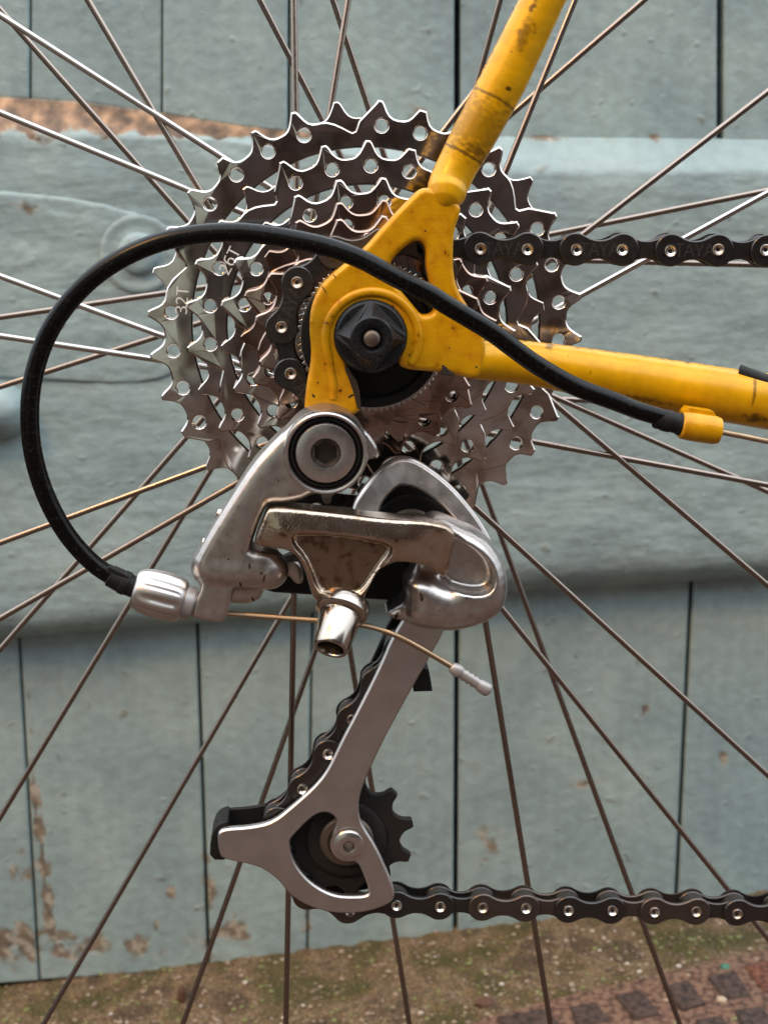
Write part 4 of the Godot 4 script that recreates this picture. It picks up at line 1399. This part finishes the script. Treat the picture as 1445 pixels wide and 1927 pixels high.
func cable(bike: Node3D) -> void:
	var s := Shape.new()
	var pts := spline(path3([1246, 786, 19, 1200, 772, 21, 1158, 756, 24, 1083, 728, 28, 1016, 691, 31, 965, 655, 32, 920, 622, 33, 840, 574, 34, 807, 553, 34, 744, 522, 34, 682, 489, 33, 620, 466, 32, 560, 452, 31, 500, 442, 30, 440, 437, 29, 370, 441, 28, 300, 456, 27, 230, 486, 26, 165, 532, 25, 110, 596, 24, 75, 668, 23, 58, 750, 23, 61, 840, 23, 84, 925, 22, 125, 1003, 21, 178, 1062, 21, 232, 1096, 21]), 8)
	tube(s, pts, PackedFloat32Array([2.38]), 28)
	var h := put("gear_cable", s, M.housing, bike)
	tag(h, "looped black gear cable housing")
	# ferrules
	s = Shape.new()
	var a := at(1232, 786, 19)
	var b := at(1287, 800, 19)
	var L := a.distance_to(b)
	lathe(s, axis(a, b - a), P([2.4, 0, 2.75, 0.3, 2.75, 2.0, 2.95, 2.2, 2.95, 4.2, 2.75, 4.4, 2.75, 6.2, 3.0, 6.4, 3.0, L, 0, L]), 32)
	put("ferrule", s, M.black, h)
	s = Shape.new()
	a = at(206, 1082, 21)
	b = at(258, 1108, 21)
	lathe(s, axis(a, b - a), P([2.4, 0, 2.9, 0.3, 3.05, 3.5, 3.25, 3.7, 3.25, 5.2, 3.0, 5.4, 2.7, 8.0, 0, 8.0]), 32)
	chamfer_box(s, axis((a + b) / 2.0 + Vector3(-1, 2.6, 1.0), b - a), Vector3(3.0, 1.6, 6.5), 0.5)
	put("ferrule", s, M.black, h)
	# barrel adjuster: fluted
	s = Shape.new()
	a = at(253, 1106, 21)
	b = at(366, 1137, 21)
	var X := axis(a, b - a)
	L = a.distance_to(b)
	var prof := P([4.2, 0, 5.0, 0.35, 5.4, 1.2, 5.95, 3.0, 6.25, 5.5, 6.3, 8.5, 6.1, 11.0, 5.7, 12.6, 5.2, 13.2, 4.6, 13.5])
	var segs := 96
	var rows: Array = []
	for i in prof.size():
		var row: Array = []
		for k in segs + 1:
			var ph := TAU * k / segs
			var fl := pow(maxf(0.0, cos(ph * 6.0)), 2.0)
			var rr := prof[i].x - 0.75 * fl * clampf((prof[i].y - 1.0) / 4.0, 0.0, 1.0) * clampf((13.0 - prof[i].y) / 2.0, 0.0, 1.0)
			rr -= 0.28 if absf(fposmod(ph * 6.0, TAU) - PI) < 0.16 and prof[i].y > 2.5 and prof[i].y < 11.5 else 0.0
			row.append(X * Vector3(cos(ph) * rr, sin(ph) * rr, prof[i].y))
		rows.append(row)
	for i in prof.size() - 1:
		for k in segs:
			var q: Array = []
			for c in [[i, k], [i + 1, k], [i + 1, k + 1], [i, k + 1]]:
				var du: Vector3 = rows[c[0]][(c[1] + 1) % segs] - rows[c[0]][(c[1] + segs - 1) % segs]
				var dv: Vector3 = rows[mini(c[0] + 1, prof.size() - 1)][c[1]] - rows[maxi(c[0] - 1, 0)][c[1]]
				var nn := du.cross(dv).normalized()
				var ctr: Vector3 = X.origin + X.basis.z * prof[c[0]].y
				if nn.dot(rows[c[0]][c[1]] - ctr) < 0.0: nn = -nn
				q.append(rows[c[0]][c[1]]); q.append(nn)
			s.tri(q[0], q[2], q[4], q[1], q[3], q[5]); s.tri(q[0], q[4], q[6], q[1], q[5], q[7])
	lathe(s, X, P([0, 0, 4.2, 0]), 32)
	lathe(s, X, P([4.6, 13.5, 0, 13.5]), 32)
	put("barrel_adjuster", s, M.satin, h)
	s = Shape.new()
	lathe(s, X, P([0, 13, 4.1, 13, 4.5, 13.4, 4.5, 15.4, 4.2, 15.9, 3.4, 16.0, 3.4, L + 1.0, 0, L + 1.0]), 40)
	put("adjuster_collar", s, M.crimp, h)
	# bare inner wire: twisted strands
	s = Shape.new()
	strands(s, spline(path3([424, 1154, 20, 500, 1160, 22, 592, 1167, 25, 640, 1172, 26, 690, 1178, 26, 735, 1192, 27, 780, 1214, 27, 852, 1256, 27]), 30), 0.72)
	put("inner_wire", s, M.wire, h)
	s = Shape.new()
	strands(s, spline(path3([1350, 812, 19, 1400, 822, 19, 1520, 846, 19]), 40), 0.72)
	put("inner_wire", s, M.wire, h)
	# crimped end cap
	s = Shape.new()
	a = at(848, 1254, 27)
	b = at(922, 1302, 27)
	var e := PackedVector3Array()
	var r := PackedFloat32Array()
	var tv := [0.0, 0.03, 0.12, 0.2, 0.24, 0.3, 0.36, 0.42, 0.48, 0.54, 0.6, 0.66, 0.72, 0.78, 0.84, 0.92, 0.97, 1.0]
	var rv := [0.9, 1.5, 1.75, 1.8, 1.6, 1.25, 1.65, 1.25, 1.65, 1.25, 1.65, 1.25, 1.65, 1.7, 1.85, 1.85, 1.6, 0.9]
	for i in tv.size(): e.append(a.lerp(b, tv[i])); r.append(rv[i])
	tube(s, e, r, 20, 0.85)
	put("cable_end_cap", s, M.crimp, h)

func strands(s: Shape, p: PackedVector3Array, r: float) -> void:
	var length := 0.0
	for k in 6:
		var q := PackedVector3Array()
		length = 0.0
		for i in p.size():
			if i: length += p[i].distance_to(p[i - 1])
			var t := (p[mini(i + 1, p.size() - 1)] - p[maxi(i - 1, 0)]).normalized()
			var x := t.cross(Vector3(0, 0, 1)).normalized()
			var y := t.cross(x)
			var a := TAU * k / 6.0 + length * 1.15
			q.append(p[i] + (x * cos(a) + y * sin(a)) * r * 0.62)
		tube(s, q, PackedFloat32Array([r * 0.42]), 6)


func _ready() -> void:
	rng.seed = 7
	# the lens: looking down by 12.5 degrees and a little to the right
	look = Basis(Vector3.UP, deg_to_rad(-3.3)) * Basis(Vector3.RIGHT, deg_to_rad(-12.5))
	var dist := F / 7.0
	eye = -(look * Vector3((700 - 722.5) / F * dist, -(632 - 963.5) / F * dist, -dist))
	var cam := Camera3D.new()
	cam.name = "camera"
	cam.keep_aspect = Camera3D.KEEP_HEIGHT
	var attr := CameraAttributesPhysical.new()
	attr.frustum_focal_length = 32.4
	attr.frustum_focus_distance = 0.372
	attr.exposure_aperture = 15.0
	cam.attributes = attr
	cam.fov = rad_to_deg(2.0 * atan(963.5 / F))
	cam.near = 0.02
	cam.far = 60.0
	cam.transform = Transform3D(look, eye * MM)
	add_child(cam)
	cam.current = true
	# overcast sky over a narrow lane
	var env := Environment.new()
	env.background_mode = Environment.BG_SKY
	var sky := ProceduralSkyMaterial.new()
	sky.sky_top_color = Color(0.91, 0.945, 0.98)
	sky.sky_energy_multiplier = 1.6
	sky.sky_horizon_color = Color(0.43, 0.455, 0.48)
	sky.sky_curve = 0.4
	sky.ground_bottom_color = Color(0.16, 0.12, 0.1)
	sky.ground_horizon_color = Color(0.3, 0.26, 0.23)
	sky.sun_angle_max = 30.0
	env.sky = Sky.new()
	env.sky.sky_material = sky
	env.background_energy_multiplier = 1.0
	env.tonemap_mode = Environment.TONE_MAPPER_LINEAR
	env.tonemap_exposure = 1.38
	env.sdfgi_enabled = true
	env.ssao_enabled = true
	env.ssil_enabled = true
	var we := WorldEnvironment.new()
	we.name = "world_environment"
	we.environment = env
	add_child(we)
	var sun := DirectionalLight3D.new()
	sun.name = "sun"
	sun.light_energy = 0.36
	sun.light_color = Color(1.0, 0.76, 0.44)
	sun.light_angular_distance = 10.0
	sun.shadow_enabled = true
	sun.rotation_degrees = Vector3(-44, -50, 0)
	add_child(sun)

	var foot_l := at(0, 1856, DOOR)
	var foot_r := at(1100, 1716, DOOR)
	ground_slope = (foot_r.y - foot_l.y) / (foot_r.x - foot_l.x)
	ground_at = foot_l.y - ground_slope * foot_l.x - 12.5
	materials()
	var lane := metal(Color(0.062, 0.032, 0.024), 0.85, 0.0)
	planar(lane, 1600)
	lane.albedo_texture = noise_map(43, 0.012, [0.2, 0.5, 0.8], [Color(0.5, 0.5, 0.5), Color(0.8, 0.8, 0.78), Color(1, 1, 1)])
	M.lane = lane
	M.gate = metal(Color(0.34, 0.35, 0.28), 0.7, 0.0)

	ground()
	door()
	lane_wall()
	var bike := thing("bicycle", "yellow bicycle's rear wheel end with cassette, derailleur and black cable loop", "bicycle", Vector3(0, ground_y(0.0), -66))
	wheel(bike)
	cassette(bike)
	frame(bike)
	chain(bike)
	derailleur(bike)
	cable(bike)
	lump("pebble", 1363, 1824, Vector3(2.4, 1.8, 2.4), M.green, "small bright green pebble beside the paving bricks", "pebble")
	lump("pebble", 1357, 1887, Vector3(2.2, 1.8, 2.2), M.pebble, "tiny pale orange pebble on the paving bricks", "pebble")
	lump("stone", 912, 1890, Vector3(4.5, 1.6, 3.5), M.leaf, "dark flat stone lying on the mossy strip", "stone")
	lump("dead_leaf", 343, 1882, Vector3(2.2, 5.0, 2.0), M.leaf, "curled brown leaf against the door's foot", "leaf")
